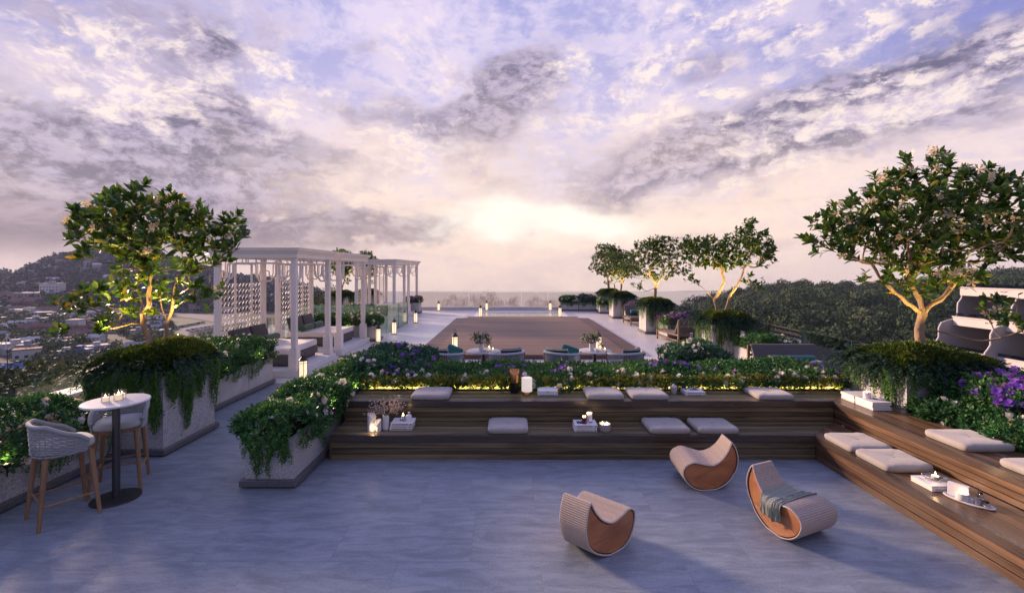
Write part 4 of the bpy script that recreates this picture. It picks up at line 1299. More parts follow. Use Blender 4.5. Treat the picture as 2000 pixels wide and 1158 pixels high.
# beyond the near pavilions
planter('pale planter beside the second pavilion, before the green glass', -7.0, -4.66, 15.95, 16.6, .55, 'concrete', group=NEARP)
shrub('white_flower_shrub', 'shrubs with white flowers beside the second pavilion', 'shrub', -6.98, -4.68, 15.97, 16.58, .52, .38, 2200, .042, 47, 'leaf_small', edge=.3, bulge=.1, white=90, fr=.045)
shrub('white_flower_shrub', 'broad bed of white flowers behind the green glass screen', 'shrub', -9.3, -5.4, 19.8, 21.4, .05, .78, 2600, .050, 48, 'leaf_small', edge=.3, bulge=.08, white=160, fr=.05)
planter('small pale planter at the far end of the left pavilions', -5.75, -5.25, 26.3, 27.0, .62, 'concrete', group=NEARP)
shrub('magenta_flower_shrub', 'round magenta flowering shrub at the far end of the left pavilions', 'shrub', -6.1, -5.25, 26.3, 27.0, .60, .30, 500, .05, 49, 'leaf_small', white=0, purple=130, pmat='petal_m', fr=.06, edge=.3)
# right beds
planter('low planter behind the right bench', 5.24, 7.0, 3.2, 6.04, .55, group=NEARP)
shrub('white_flower_shrub', 'dark shrubs with white roses behind the right bench', 'shrub', 5.27, 5.85, 3.3, 6.02, .52, .30, 3000, .044, 50, 'leaf_small', edge=.3, bulge=.08, white=75, fr=.045, single=False)
shrub('purple_flower_shrub', 'tall shrub covered in violet flowers at the right edge', 'shrub', 5.62, 6.75, 5.05, 6.02, .52, .62, 2200, .044, 51, 'leaf_small', edge=.35, bulge=.08, white=0, purple=240, fr=.055, single=False, purple_zone=lambda P: (P[:, 2] > .86) & (P[:, 1] < 5.85))
planter('low pale planter beside the nearest planter of the right row', 5.7, 6.5, 9.6, 11.75, .56, 'concrete', group=NEARP)
shrub('white_flower_shrub', 'dark shrub with a few white flowers behind the nearest slung chair', 'shrub', 5.72, 6.48, 10.5, 11.72, .54, .36, 1300, .040, 52, 'leaf_small', edge=.3, white=50, fr=.05)
planter('low pale planter behind the middle slung chair', 5.6, 6.4, 16.5, 17.7, .5, 'concrete', group=NEARP)
shrub('magenta_flower_shrub', 'magenta flowers trailing green behind the middle slung chair', 'shrub', 5.6, 6.4, 16.5, 17.7, .48, .36, 800, .045, 53, 'leaf_small', edge=.3, purple=190, pmat='petal_m', white=14, fr=.055, ivy=[(5.6, 17.7, 5.6, 16.5, -1, 0, 60, .15, .45), (5.6, 16.5, 6.4, 16.5, 0, -1, 50, .15, .45)])
planter('low pale planter behind the far slung chair', 5.7, 6.5, 22.3, 23.4, .5, 'concrete', group=NEARP)
shrub('magenta_flower_shrub', 'magenta flowers behind the backrest of the far slung chair', 'shrub', 5.7, 6.5, 22.3, 23.4, .48, .40, 700, .045, 54, 'leaf_small', edge=.3, purple=160, pmat='petal_m', white=8, fr=.055)
planter('small pale planter in front of the farthest tall planter', 5.05, 5.75, 26.2, 26.85, .5, 'concrete', group=NEARP)
shrub('white_flower_shrub', 'white flowers in front of the farthest tall planter', 'shrub', 5.05, 5.75, 26.2, 26.85, .48, .42, 600, .05, 55, 'leaf_small', edge=.3, white=60, fr=.05, ivy=[(5.05, 26.2, 5.75, 26.2, 0, -1, 45, .15, .35), (5.05, 26.85, 5.05, 26.2, -1, 0, 40, .15, .35)])
for i, (a, b) in enumerate([(3.0, 4.08), (4.12, 5.2)]):
    planter(['low pale planter of white flowers at the far right corner', 'low pale planter of purple flowers at the far right corner'][i], a, b, 27.95, 28.45, .5, 'concrete', group=NEARP)
    shrub(['white_flower_shrub', 'purple_flower_shrub'][i], ['green shrub dotted white at the far right corner', 'purple flowering shrub at the far right corner'][i], 'shrub', a + .03, b - .03, 27.97, 28.43, .48, .42, 800, .05, 56 + i, 'leaf_small',
          edge=.25, white=[50, 0][i], purple=[0, 150][i], fr=.055, ivy=[(a, 27.95, b, 27.95, 0, -1, 80, .12, .32)])

# little spotlights tucked in the beds
def spot(label, x, y, z, e, aim=(0, 0, 1)):
    t = thing('garden_spotlight', label, 'spotlight', (x, y, z), 0, 'small warm spotlights in the flower beds')
    m = MB(); m.cyl(0, 0, -.10, -.01, .006, seg=8); obj('stake', m, MT['black'], t)
    m = MB(); m.lathe(0, 0, [(.018, -.01), (.028, .0), (.028, .03), (.022, .031), (.022, .02), (0.0001, .02)], 12); obj('housing', m, MT['black'], t)
    d = Vector(aim)
    lamp('spot_lamp', 'SPOT', (0, 0, .035), e * .55, (1.0, .72, .30), t, (-d).to_track_quat('Z', 'Y').to_euler(), spot_size=2.3, spot_blend=.6, shadow_soft_size=.02)
spot('small warm spotlight low in the shrubs left of the bench, nearer the court', -2.32, 6.05, .62, 8, (-.8, .2, .7))
spot('small warm spotlight low in the shrubs left of the bench, nearer the hedge', -2.30, 6.95, .66, 8, (-.8, .2, .7))
spot('small warm spotlight in the bed before the near pavilion, nearer the big planter', -5.02, 8.15, .66, 7, (-.8, .2, .7))
spot('small warm spotlight in the bed before the near pavilion, nearer the daybed', -5.02, 9.35, .66, 7, (-.8, .2, .7))
spot('small warm spotlight at the left edge of the bed behind the near bar stool', -5.03, 4.6, .50, 9, (-.8, .1, .6))
spot('small warm spotlight behind the back bar stool', -5.03, 5.75, .52, 6, (-.8, .1, .6))
spot('small warm spotlight under the white roses behind the right bench', 5.16, 4.95, .64, 9, (.8, .1, .6))
spot('small warm spotlight in the bed beside the second pavilion', -5.6, 15.75, .5, 6, (0, .8, .6))
# ------------------------------------------------------------------ pavilions and daybeds
def bracket_path(L, zt, dr=0.58, w=0.42):
    """ornamental rail under a beam of clear length L, from post to post"""
    h = [(0.02, zt - dr), (.13, zt - dr), (.17, zt - dr + .03), (.19, zt - dr + .08), (.27, zt - dr + .13), (.30, zt - dr + .19), (.30, zt - .17), (.33, zt - .13), (.40, zt - .12)]
    k = min(1.0, L / 2 / (w + .02))
    h = [(a * k, b) for a, b in h]
    return h + [(L - a, b) for a, b in h[::-1]]
def pavilion(label, loc, Wd, Dp, lattice=True):
    """origin at the middle of the plinth; x across, y along"""
    t = thing('white_pavilion', label, 'pavilion', loc, 0, 'white pavilions over the daybeds')
    hx, hy = Wd / 2, Dp / 2
    PH, TOP = .166, 2.745
    m = MB(); m.rbox(-hx - .06, -hy - .06, 0.001, hx + .06, hy + .06, PH, .008, 1); obj('base_step', m, MT['coping'], t)
    pw = .115
    posts = [(-hx + .11, -hy + .11), (hx - .11, -hy + .11), (-hx + .11, hy - .11), (hx - .11, hy - .11)]
    for (x, y) in posts:
        m = MB()
        m.rbox(x - pw / 2, y - pw / 2, PH + .50, x + pw / 2, y + pw / 2, TOP - .002, .006, 1)
        for s in (-1, 1):                        # raised strips down the shaft
            m.box(x + s * .036 - .010, y - pw / 2 - .006, PH + .56, x + s * .036 + .010, y - pw / 2 + .004, TOP - .10)
            m.box(x + s * .036 - .010, y + pw / 2 - .004, PH + .56, x + s * .036 + .010, y + pw / 2 + .006, TOP - .10)
            m.box(x + pw / 2 - .004, y + s * .036 - .010, PH + .56, x + pw / 2 + .006, y + s * .036 + .010, TOP - .10)
            m.box(x - pw / 2 - .006, y + s * .036 - .010, PH + .56, x - pw / 2 + .004, y + s * .036 + .010, TOP - .10)
        p = obj('post', m, MT['white'], t)
        m = MB(); m.rbox(x - .098, y - .098, PH + .001, x + .098, y + .098, PH + .46, .006, 1); m.rbox(x - .083, y - .083, PH + .461, x + .083, y + .083, PH + .499, .008, 1)
        obj('pedestal', m, MT['white'], p)
    # entablature: frieze and stepped cornice, open inside with cross rafters
    m = MB()
    def ring(o, i, z0, z1):
        m.box(-hx - o, -hy - o, z0, hx + o, -hy + i, z1); m.box(-hx - o, hy - i, z0, hx + o, hy + o, z1)
        m.box(-hx - o, -hy + i + .001, z0, -hx + i, hy - i - .001, z1); m.box(hx - i, -hy + i + .001, z0, hx + o, hy - i - .001, z1)
    ring(.0, .20, TOP, TOP + .095); ring(.012, .20, TOP + .0955, TOP + .12)
    ring(.035, .20, TOP + .1205, TOP + .15); ring(.06, .2, TOP + .1505, TOP + .17); ring(.085, .2, TOP + .1705, TOP + .215); ring(.10, .2, TOP + .2155, TOP + .235)
    obj('cornice', m, MT['white'], t)
    m = MB(); m.box(-hx + .205, -hy + .205, TOP + .12, hx - .205, hy - .205, TOP + .16)
    for i in range(1, 4):
        y = -hy + .2 + (Dp - .4) * i / 4
        m.box(-hx + .205, y - .03, TOP + .03, hx - .205, y + .03, TOP + .118)
    obj('ceiling', m, MT['white'], t)
    # ornamental rails
    for axis, c0, L in (('x', -hy + .11, Wd - .22 - pw), ('x', hy - .11, Wd - .22 - pw), ('y', hx - .11, Dp - .22 - pw), ('y', -hx + .11, Dp - .22 - pw)):
        m = MB(); pa = bracket_path(L, TOP)
        s0 = -L / 2
        f = (lambda a, b: (s0 + a, c0, b)) if axis == 'x' else (lambda a, b: (c0, s0 + a, b))
        m.tube([f(a, b) for a, b in pa], .024, 6)
        inner = [(.02, TOP - .30), (.08, TOP - .30), (.11, TOP - .33), (.11, TOP - .42), (.15, TOP - .45), (.20, TOP - .44), (.22, TOP - .38), (.22, TOP - .16), (.26, TOP - .05)]
        k = min(1, L / .9)
        m.tube([f(a * k, b) for a, b in inner], .017, 6); m.tube([f(L - a * k, b) for a, b in inner], .017, 6)
        for q in (.36, .5, .64):
            m.tube([f(L * q, TOP - .12), f(L * q, TOP)], .014, 6)
        obj('ornamental_rail', m, MT['white'], t, smooth=50)
    if lattice:
        m = MB(); x = -hx + .11
        y0, y1 = -hy + .20, hy - .20
        z0, z1 = PH + .62, TOP - .62
        st = .14
        ny, nz = int((y1 - y0) / st), int((z1 - z0) / st)
        sy, sz = (y1 - y0) / ny, (z1 - z0) / nz
        w = .0034
        for i in range(ny):
            for j in range(nz):
                a, b = y0 + i * sy, z0 + j * sz
                c, d = a + sy / 2, b + sz / 2
                q = .26 * sy
                # star tile: square frame, inner lozenge and a cross
                for (p0, p1) in (((a, d), (c, b)), ((c, b), (a + sy, d)), ((a + sy, d), (c, b + sz)), ((c, b + sz), (a, d))):
                    m.tube([(x, p0[0], p0[1]), (x, p1[0], p1[1])], w, 3, .5, caps=False)
        for i in range(ny + 1): m.tube([(x, y0 + i * sy, z0), (x, y0 + i * sy, z1)], w, 3, .5, caps=False)
        for j in range(nz + 1): m.tube([(x, y0, z0 + j * sz), (x, y1, z0 + j * sz)], w, 3, .5, caps=False)
        obj('lattice_screen', m, MT['white'], t)
        m = MB()
        for q in (.30, .70):
            yy = lerp(y0, y1, q)
            m.rbox(x + .012, yy - .022, PH + .001, x + .056, yy + .022, TOP - .13, .004, 1)
        obj('mullion', m, MT['white'], t)
    return t
PA = pavilion('nearest white pavilion with carved brackets and a lattice back', (-5.93, 11.70, 0), 2.0, 2.18)
PB = dup(PA, (-5.93, 14.6, 0), 0, 'second white pavilion just behind the nearest one', 'white pavilions over the daybeds', (1, 1.14, 1))
PC = dup(PA, (-6.40, 22.75, 0), 0, 'third white pavilion beyond the green glass screen', 'white pavilions over the daybeds', (1, 1.04, 1))
PD = dup(PA, (-6.40, 25.85, 0), 0, 'farthest white pavilion at the end of the left side', 'white pavilions over the daybeds', (1, 1.1, 1))

def daybed(label, loc):
    t = thing('daybed', label, 'daybed', loc, 0, 'daybeds under the pavilions')
    m = MB(); m.rbox(-.75, -.82, .07, .75, .82, .27, .012, 2); m.box(-.70, -.77, 0.001, .70, .77, .069); obj('base', m, MT['taupe'], t)
    m = MB(); m.rbox(-.74, -.80, .272, .745, .80, .43, .05, 4, puff=0); obj('mattress', m, MT['mattress'], t, smooth=60)
    return t
def back_cushion(label, loc, rz=0):
    m = MB(); m.rbox(-.07, -.36, 0, .07, .36, .44, .04, 3, mat=Matrix.Rotation(-.28, 4, 'Y'))
    o = obj('back_cushion', m, MT['charcoal'], loc=loc, smooth=60)
    return tag(o, label, 'cushion', 'charcoal back cushions on the daybeds')
def bolster(label, loc, L=.34, r=.095, rz=0.0, mat='green', group='green bolsters on the daybeds'):
    m = MB(); pr = [(.0001, -L), (r * .86, -L), (r * .97, -L + .02), (r, -L + .05), (r, L - .05), (r * .97, L - .02), (r * .86, L), (.0001, L)]
    m.lathe(0, 0, pr, 20); m.xf(Matrix.Rotation(math.pi / 2, 4, 'X'))
    o = obj('bolster', m, MT[mat], loc=loc, smooth=50); o.rotation_euler = (0, 0, rz)
    return tag(o, label, 'bolster', group)
B0 = daybed('cream daybed under the nearest pavilion', (-6.02, 11.75, .167))
names = ['nearest pavilion', 'second pavilion']
dup(B0, (-6.02, 14.65, .167), 0, 'cream daybed under the second pavilion')
for nm, y in ((names[0], 11.75), (names[1], 14.65)):
    for s, w in ((-1, 'nearer'), (1, 'farther')):
        back_cushion('%s charcoal back cushion on the daybed of the %s' % (w, nm), (-6.60, y + s * .40, .60))
        bolster('%s green bolster on the daybed of the %s' % (w, nm), (-6.32, y + s * .38, .695))
dup(B0, (-6.5, 22.8, .167), 0, 'dark sided daybed under the third pavilion')
dup(B0, (-6.5, 25.9, .167), 0, 'dark sided daybed under the farthest pavilion')

# ------------------------------------------------------------------ lanterns
def lantern():
    t = thing('floor_lantern', '', 'lantern', (0, 0, 0), 0, 'glowing floor lanterns')
    m = MB(); m.cyl(0, 0, 0, .018, .098, seg=24); m.cyl(0, 0, .0185, .032, .088, seg=24); obj('base', m, MT['iron'], t)
    m = MB(); m.cyl(0, 0, .0325, .462, .078, seg=28); obj('shade', m, MT['lampglow'], t, smooth=40)
    m = MB()
    for i in range(4):
        a = i * math.pi / 2 + .5
        m.tube([(.088 * math.cos(a), .088 * math.sin(a), .018), (.088 * math.cos(a), .088 * math.sin(a), .47)], .0055, 6)
    for z in (.075, .415):
        m.tube([(.088 * math.cos(i * .2618), .088 * math.sin(i * .2618), z) for i in range(24)], .0045, 5, closed=True)
    obj('cage', m, MT['iron'], t)
    m = MB(); m.lathe(0, 0, [(.094, .463), (.094, .478), (.085, .487), (.045, .545), (.03, .56), (.022, .585), (.0001, .59)], 24); obj('cap', m, MT['iron'], t, smooth=40)
    m = MB(); m.tube([(.047 * math.cos(a), 0, .56 + .105 * math.sin(a)) if 0 < a < math.pi else (.047 * math.cos(a), 0, .53) for a in [math.pi * i / 12 for i in range(13)]], .006, 6); obj('handle', m, MT['iron'], t, smooth=60)
    return t
L0 = lantern()
LANT = [(-4.60, 10.2, 0, 'floor lantern beside the nearest pavilion'), (-4.53, 15.75, 0, 'floor lantern before the green glass, beside the second pavilion'), (-4.50, 17.75, 0, 'floor lantern at the corner of the green glass screen'),
        (-5.0, 21.8, 0, 'floor lantern half behind the end of the green glass'), (-4.47, 21.6, 0, 'floor lantern standing clear on the path before the third pavilion'), (-4.38, 27.9, 0, 'floor lantern at the far left end of the terrace'),
        (-1.52, 23.0, .126, 'floor lantern on the far left corner of the wooden platform'), (-1.49, 28.2, 0, 'floor lantern left of the pool at the far wall'), (2.40, 28.2, 0, 'floor lantern right of the pool at the far wall'),
        (2.44, 23.0, .126, 'floor lantern on the far right corner of the wooden platform'), (-1.58, 13.0, .126, 'floor lantern behind the leftmost rope armchair'), (2.47, 13.0, .126, 'floor lantern behind the right round table')]
for i, (x, y, z, lab) in enumerate(LANT):
    if i == 0:
        L0.location = (x, y, z); L0['label'] = lab
    else:
        dup(L0, (x, y, z), i * .7, lab)

# ------------------------------------------------------------------ lounge sets behind the hedge
def armchair():
    t = thing('rope_armchair', '', 'armchair', (0, 0, 0), 0, 'rope armchairs behind the hedge')
    def U(s, r=.40):                         # s from -1 to 1 around the back; opening towards -y
        a = s * math.radians(128)
        x = r * math.sin(a); y = r * math.cos(a)
        if y < -.10: y = -.10 + (y + .10) * 1.15
        return x, y
    n = 46
    m = MB(); m.tube([(*U(-1 + 2 * i / n), .62 + .03 * math.cos((-1 + 2 * i / n) * 2.2)) for i in range(n + 1)], .027, 8); obj('top_rail', m, MT['ropelight'], t, smooth=60)
    m = MB(); m.tube([(*U(-1 + 2 * i / n, .37), .27) for i in range(n + 1)], .016, 6); obj('lower_rail', m, MT['teak'], t, smooth=60)
    m = MB()
    k = 62
    for i in range(k + 1):
        s = -1 + 2 * i / k
        a, b = U(s), U(s, .37)
        m.tube([(a[0], a[1], .62 + .03 * math.cos(s * 2.2)), (b[0], b[1], .27)], .0075, 4, caps=False)
    obj('cord_back', m, MT['ropelight'], t)
    for s in (-.97, -.36, .36, .97):
        a, b = U(s, .405), U(s, .36)
        m = MB(); m.tube([(b[0], b[1], 0), (a[0], a[1], .64)], [.016, .021], 8); obj('leg', m, MT['teak'], t, smooth=60)
    m = MB(); m.lathe(0, 0.02, [(.0001, .25), (.33, .25), (.345, .27), (.345, .29), (.0001, .29)], 28); obj('seat_pan', m, MT['teak'], t)
    m = MB(); m.lathe(0, 0.0, [(.0001, .292), (.32, .292), (.345, .32), (.345, .37), (.32, .40), (.0001, .41)], 28); obj('seat_cushion', m, MT['darkgreen'], t, smooth=50)
    # curved back cushion with pale piping
    m = MB(); pp = MB(); rows = []
    sec = [(-.055, .42), (-.065, .60), (-.05, .715), (.0, .735), (.05, .71), (.062, .58), (.05, .42)]
    ss = [-.42 + .84 * i / 16 for i in range(17)]
    for s in ss:
        a = s * math.radians(128)
        rows.append([((.30 + o) * math.sin(a), (.30 + o) * math.cos(a) - .02, z + .01) for o, z in sec])
    m.grid(rows); m.add(rows[0], [list(range(7))]); m.add(rows[-1], [list(range(7))[::-1]])
    bc = obj('back_cushion', m, MT['darkgreen'], t, smooth=50)
    for j in (2, 4): pp.tube([r[j] for r in rows], .0065, 5)
    for r in (rows[0], rows[-1]): pp.tube(r[1:6], .0065, 5)
    obj('piping', pp, MT['piping'], bc)
    return t
A0 = armchair()
ARM = [(-1.46, 10.35, -0.72, 'leftmost rope armchair, with a green throw pillow'), (-.10, 10.35, .62, 'rope armchair just right of the left round table'),
       (1.15, 10.35, -0.72, 'rope armchair just left of the right round table, with a green throw pillow'), (2.56, 10.35, .62, 'rightmost rope armchair behind the hedge')]
for i, (x, y, a, lab) in enumerate(ARM):
    # turn so that the back shows to the viewer
    rz = math.pi + a
    if i == 0: A0.location = (x, y, 0); A0.rotation_euler = (0, 0, rz); A0['label'] = lab
    else: dup(A0, (x, y, 0), rz, lab)
for (x, y, lab) in ((-1.30, 10.42, 'teal green throw pillow in the leftmost rope armchair'), (1.31, 10.42, 'teal green throw pillow in the rope armchair left of the right table')):
    m = MB(); m.rbox(-.2, -.055, -.17, .2, .055, .17, .05, 3)
    o = tag(obj('throw_pillow', m, MT['teal'], loc=(x, y, .585), smooth=60), lab, 'pillow', 'teal throw pillows'); o.rotation_euler = (-.35, .25, -.5)
def round_table(lab, x, y):
    t = thing('round_table', lab, 'table', (x, y, 0), 0, 'round grey tables behind the hedge')
    m = MB(); m.lathe(0, 0, [(.0001, .585), (.365, .585), (.385, .595), (.385, .608), (.375, .615), (.0001, .615)], 40); obj('table_top', m, MT['greytop'], t, smooth=40)
    m = MB(); m.cyl(0, 0, .015, .584, .045, seg=18); obj('pillar', m, MT['steel'], t, smooth=40)
    m = MB(); m.lathe(0, 0, [(.0001, 0), (.24, 0), (.24, .012), (.0001, .016)], 32); obj('foot', m, MT['steel'], t)
def jar_candle(lab, x, y, z, r=.035, h=.09, group='glass jar candles', wick=True, fill=.55, body='jar'):
    t = thing('jar_candle', lab, 'candle', (x, y, z), 0, group)
    m = MB(); m.lathe(0, 0, [(.0001, .002), (r, .002), (r, h), (r - .003, h), (r - .003, .006), (.0001, .006)], 22); obj('jar', m, MT[body], t, smooth=40)
    m = MB(); m.lathe(0, 0, [(.0001, .008), (r - .005, .008), (r - .005, h * fill), (.0001, h * fill - .003)], 20); obj('wax', m, MT['candleglow'], t, smooth=40)
    if wick:
        m = MB(); m.lathe(0, 0, [(.0001, h * fill + .002), (.004, h * fill + .008), (.0035, h * fill + .016), (.0001, h * fill + .028)], 8); obj('flame', m, MT['flame'], t, smooth=60)
    return t
def bouquet(lab, x, y, z, seed):
    rng = np.random.default_rng(seed)
    t = thing('flower_vase', lab, 'vase', (x, y, z), 0, 'white vases of flowers on the round tables')
    m = MB(); m.lathe(0, 0, [(.0001, 0), (.052, 0), (.055, .01), (.055, .165), (.05, .17), (.045, .165), (.045, .1), (.0001, .1)], 24); obj('vase', m, MT['ceramic'], t, smooth=40)
    n = 46; tips = []
    m = MB()
    for i in range(n):
        d = unit(rng.normal(size=3) * np.array([.75, .75, .5]) + np.array([0, 0, .75]))
        L = rng.uniform(.14, .25)
        tip = np.array([0, 0, .15]) + d * L + np.array([0, 0, .01])
        tips.append(tip); m.tube([(0, 0, .12), tuple(np.array([0, 0, .15]) + d * L * .5 + np.array([0, 0, .02])), tuple(tip)], .0018, 3)
    st = obj('stems', m, MT['twig'], t)
    tips = np.array(tips)
    P = np.repeat(tips, 12, 0) + rng.normal(size=(n * 12, 3)) * .026
    D = unit(P - np.array([0, 0, .1]) + rng.normal(size=P.shape) * .12)
    npobj('leaves', *inst(DIA, P, frames(D, rdir(rng, len(P))), .042 * rng.uniform(.7, 1.3, len(P)), np.clip(.5 + rng.normal(size=len(P)) * .2, 0, 1), rng), MT['leaf_sage'], t)
    P = tips + rng.normal(size=tips.shape) * .01 + unit(tips - np.array([0, 0, .15])) * .02
    o = npobj('blossom', *inst(ROSE, P, frames(rdir(rng, len(P)), unit(P - np.array([0, 0, .12]))), .024 * np.ones(len(P)), rng.random(len(P)), rng), MT['petal'], t); o['kind'] = 'stuff'
for i, (x, w) in enumerate(((-.636, 'left'), (1.93, 'right'))):
    y = 10.62
    round_table('grey round table of the %s lounge group behind the hedge' % w, x, y)
    bouquet('white vase with white flowers and grey green leaves on the %s round table' % w, x - .05 - .03 * i, y - .05, .616, 60 + i)
    jar_candle('taller jar candle on the %s round table' % w, x + .13, y + .02, .616, .045, .12)
    jar_candle('shorter jar candle on the %s round table' % w, x + .22, y - .06, .616, .038, .085)
    m = MB(); m.lathe(0, 0, [(.0001, 0), (.025, 0), (.05, .03), (.054, .042), (.048, .04), (.0001, .012)], 20)
    tag(obj('small_bowl', m, MT['ceramic'], loc=(x + .03, y - .17, .616), smooth=50), 'small white bowl on the %s round table' % w, 'bowl', 'small bowls on the round tables')

# ------------------------------------------------------------------ slung lounge chairs on the right
def sling(lab, x, y, rz, pillow_lab=None, pm='green'):
    """seat along local -y from the backrest at y = 0; width along x"""
    t = thing('slung_lounge_chair', lab, 'lounge chair', (x, y, 0), rz, 'slung lounge chairs between the right planters')
    W, D = .74, 1.35
    for sx in (-W, W):
        m = MB(); m.rbox(sx - .025, -.03, 0, sx + .025, .025, .80, .005, 1); obj('back_leg', m, MT['walnut'], t)
        m = MB(); m.rbox(sx - .025, -D - .02, 0, sx + .025, -D + .035, .36, .005, 1); obj('front_leg', m, MT['walnut'], t)
        m = MB(); m.box(sx - .018, -D + .036, .27, sx + .018, -.031, .32); m.box(sx - .016, -D + .036, .10, sx + .016, -.031, .135); obj('side_rail', m, MT['walnut'], t)
    m = MB(); m.box(-W + .026, -.02, .10, W - .026, .015, .14); m.box(-W + .026, -.018, .56, W - .026, .012, .61); m.box(-W + .026, -.02, .29, W - .026, .015, .335)
    m.box(-W + .026, -D - .01, .27, W - .026, -D + .025, .325); m.box(-W + .026, -D * .5 - .015, .12, W - .026, -D * .5 + .015, .15); m.box(-.02, -D, .02, .02, -D + .03, .27)
    obj('cross_rail', m, MT['walnut'], t)
    m = MB(); sec = [(-D, .33), (-D + .02, .37), (-.42, .36), (-.30, .40), (-.06, .82), (-.0, .83), (.0, .79), (-.06, .74), (-.24, .34), (-.34, .315), (-.5, .322)]
    m.extr(sec, lambda u, v: (-W + .03, u, v), lambda u, v: (W - .03, u, v)); obj('sling_seat', m, MT['taupe'], t, smooth=40)
    if pillow_lab:
        c, s = math.cos(rz), math.sin(rz)
        lx, ly = 0.0, -.36
        b = bolster(pillow_lab, (x + lx * c - ly * s, y + lx * s + ly * c, .545), .50, .095, rz + math.pi / 2, pm, 'bolsters on the slung lounge chairs')
    return t
sling('far slung lounge chair with a teal bolster, its back to the sea', 6.05, 21.75, 0.0, 'teal bolster on the far slung chair', 'teal')
sling('middle slung lounge chair seen from behind beside the magenta flowers', 6.30, 15.5, math.pi + .22, 'green bolster on the middle slung chair')
sling('nearest slung lounge chair whose grey back rises above the hedge', 6.02, 10.25, 0.0, 'teal bolster on the nearest slung chair', 'teal')

# ------------------------------------------------------------------ bar table and stools
t = thing('bar_table', 'tall white topped round bar table on a dark pillar foot', 'table', (-4.262, 4.975, 0))
m = MB(); m.lathe(0, 0, [(.0001, 1.032), (.288, 1.032), (.298, 1.040), (.298, 1.050), (.293, 1.056), (.0001, 1.057)], 56); obj('table_top', m, MT['tabletop'], t, smooth=40)
m = MB(); m.cyl(0, 0, 1.016, 1.0315, .16, seg=32); m.cyl(0, 0, .02, 1.0155, .036, seg=22); obj('pillar', m, MT['steel'], t, smooth=40)
m = MB(); m.lathe(0, 0, [(.0001, 0), (.218, 0), (.222, .006), (.22, .014), (.06, .019), (.0001, .0195)], 48); obj('foot', m, MT['steel'], t, smooth=30)
jar_candle('shorter jar candle on the bar table', -4.33, 4.92, 1.058, .037, .09)
jar_candle('taller jar candle on the bar table', -4.245, 4.985, 1.058, .042, .115)
jar_candle('jar candle at the back of the three on the bar table', -4.27, 5.06, 1.058, .037, .095)
def stool(lab, x, y, rz):
    """faces local -y"""
    t = thing('bar_stool', lab, 'stool', (x, y, 0), rz, 'bar stools with rope backs')
    for sx in (-1, 1):
        for sy in (-1, 1):
            m = MB(); m.tube([(sx * .225, sy * .222, 0), (sx * .175, sy * .165, .66)], [.017, .026], 10); obj('leg', m, MT['teak'], t, smooth=60)
    def at_h(sx, sy, h): k = h / .66; return (sx * lerp(.225, .175, k), sy * lerp(.222, .165, k), h)
    for a, b, h in (((-1, -1), (1, -1), .30), ((-1, 1), (1, 1), .26), ((-1, -1), (-1, 1), .22), ((1, -1), (1, 1), .22)):
        m = MB(); m.tube([at_h(*a, h), at_h(*b, h)], .011, 8); obj('stretcher', m, MT['teak'], t, smooth=60)
    m = MB(); m.rbox(-.185, -.175, .645, .185, .175, .685, .012, 2); obj('seat_frame', m, MT['teak'], t)
    def sup(a, rx, ry, p=3.2):
        c, s = math.cos(a), math.sin(a)
        return (rx * math.copysign(abs(c) ** (2 / p), c), ry * math.copysign(abs(s) ** (2 / p), s))
    m = MB(); rows = []
    for (k, z) in ((.0001, .69), (.92, .69), (1.0, .705), (1.0, .735), (.97, .755), (.85, .768), (.5, .776), (.0001, .779)):
        rows.append([(*[q * k for q in sup(2 * math.pi * i / 40, .225, .22)], z) for i in range(41)])
    m.grid(rows); obj('seat_cushion', m, MT['sagecushion'], t, smooth=60)
    # low woven back: level cords between a seat hoop and a rolled top rail
    def prof(s):
        """s -1..1 round the back; gives plan point factor and rail height"""
        a = math.pi / 2 + s * math.radians(118)
        x_, y_ = sup(a, .245, .24, 2.7)
        h = .965 - .20 * max(0, (abs(s) - .42) / .58) ** 1.3
        return x_, y_, h
    n = 48
    ss = [-1 + 2 * i / n for i in range(n + 1)]
    m = MB(); m.tube([prof(s) for s in ss], .021, 8); obj('top_rail', m, MT['rope'], t, smooth=60)
    m = MB()
    for k in range(11):
        f = (k + .5) / 11
        pts = []
        for i, s in enumerate(ss):
            x_, y_, h = prof(s)
            z = .665 + (h - .02 - .665) * f
            o = 1.0 + .012 * (1 if (i // 2 + k) % 2 else -1) - .07 * (1 - f)
            pts.append((x_ * o, y_ * o, z))
        m.tube(pts, .0085, 5)
    wv = obj('woven_back', m, MT['rope'], t, smooth=60)
    m = MB()
    for i in range(1, n, 3):
        x_, y_, h = prof(ss[i]); m.tube([(x_ * .93, y_ * .93, .66), (x_, y_, h)], .005, 5)
    obj('upright', m, MT['rope'], wv)
    return t
stool('bar stool at the left edge, nearer the viewer, its woven back turned to us', -4.485, 4.62, math.atan2(.24, -.36))
stool('bar stool behind the bar table, facing the viewer', -4.47, 5.27, math.atan2(.2, .36))

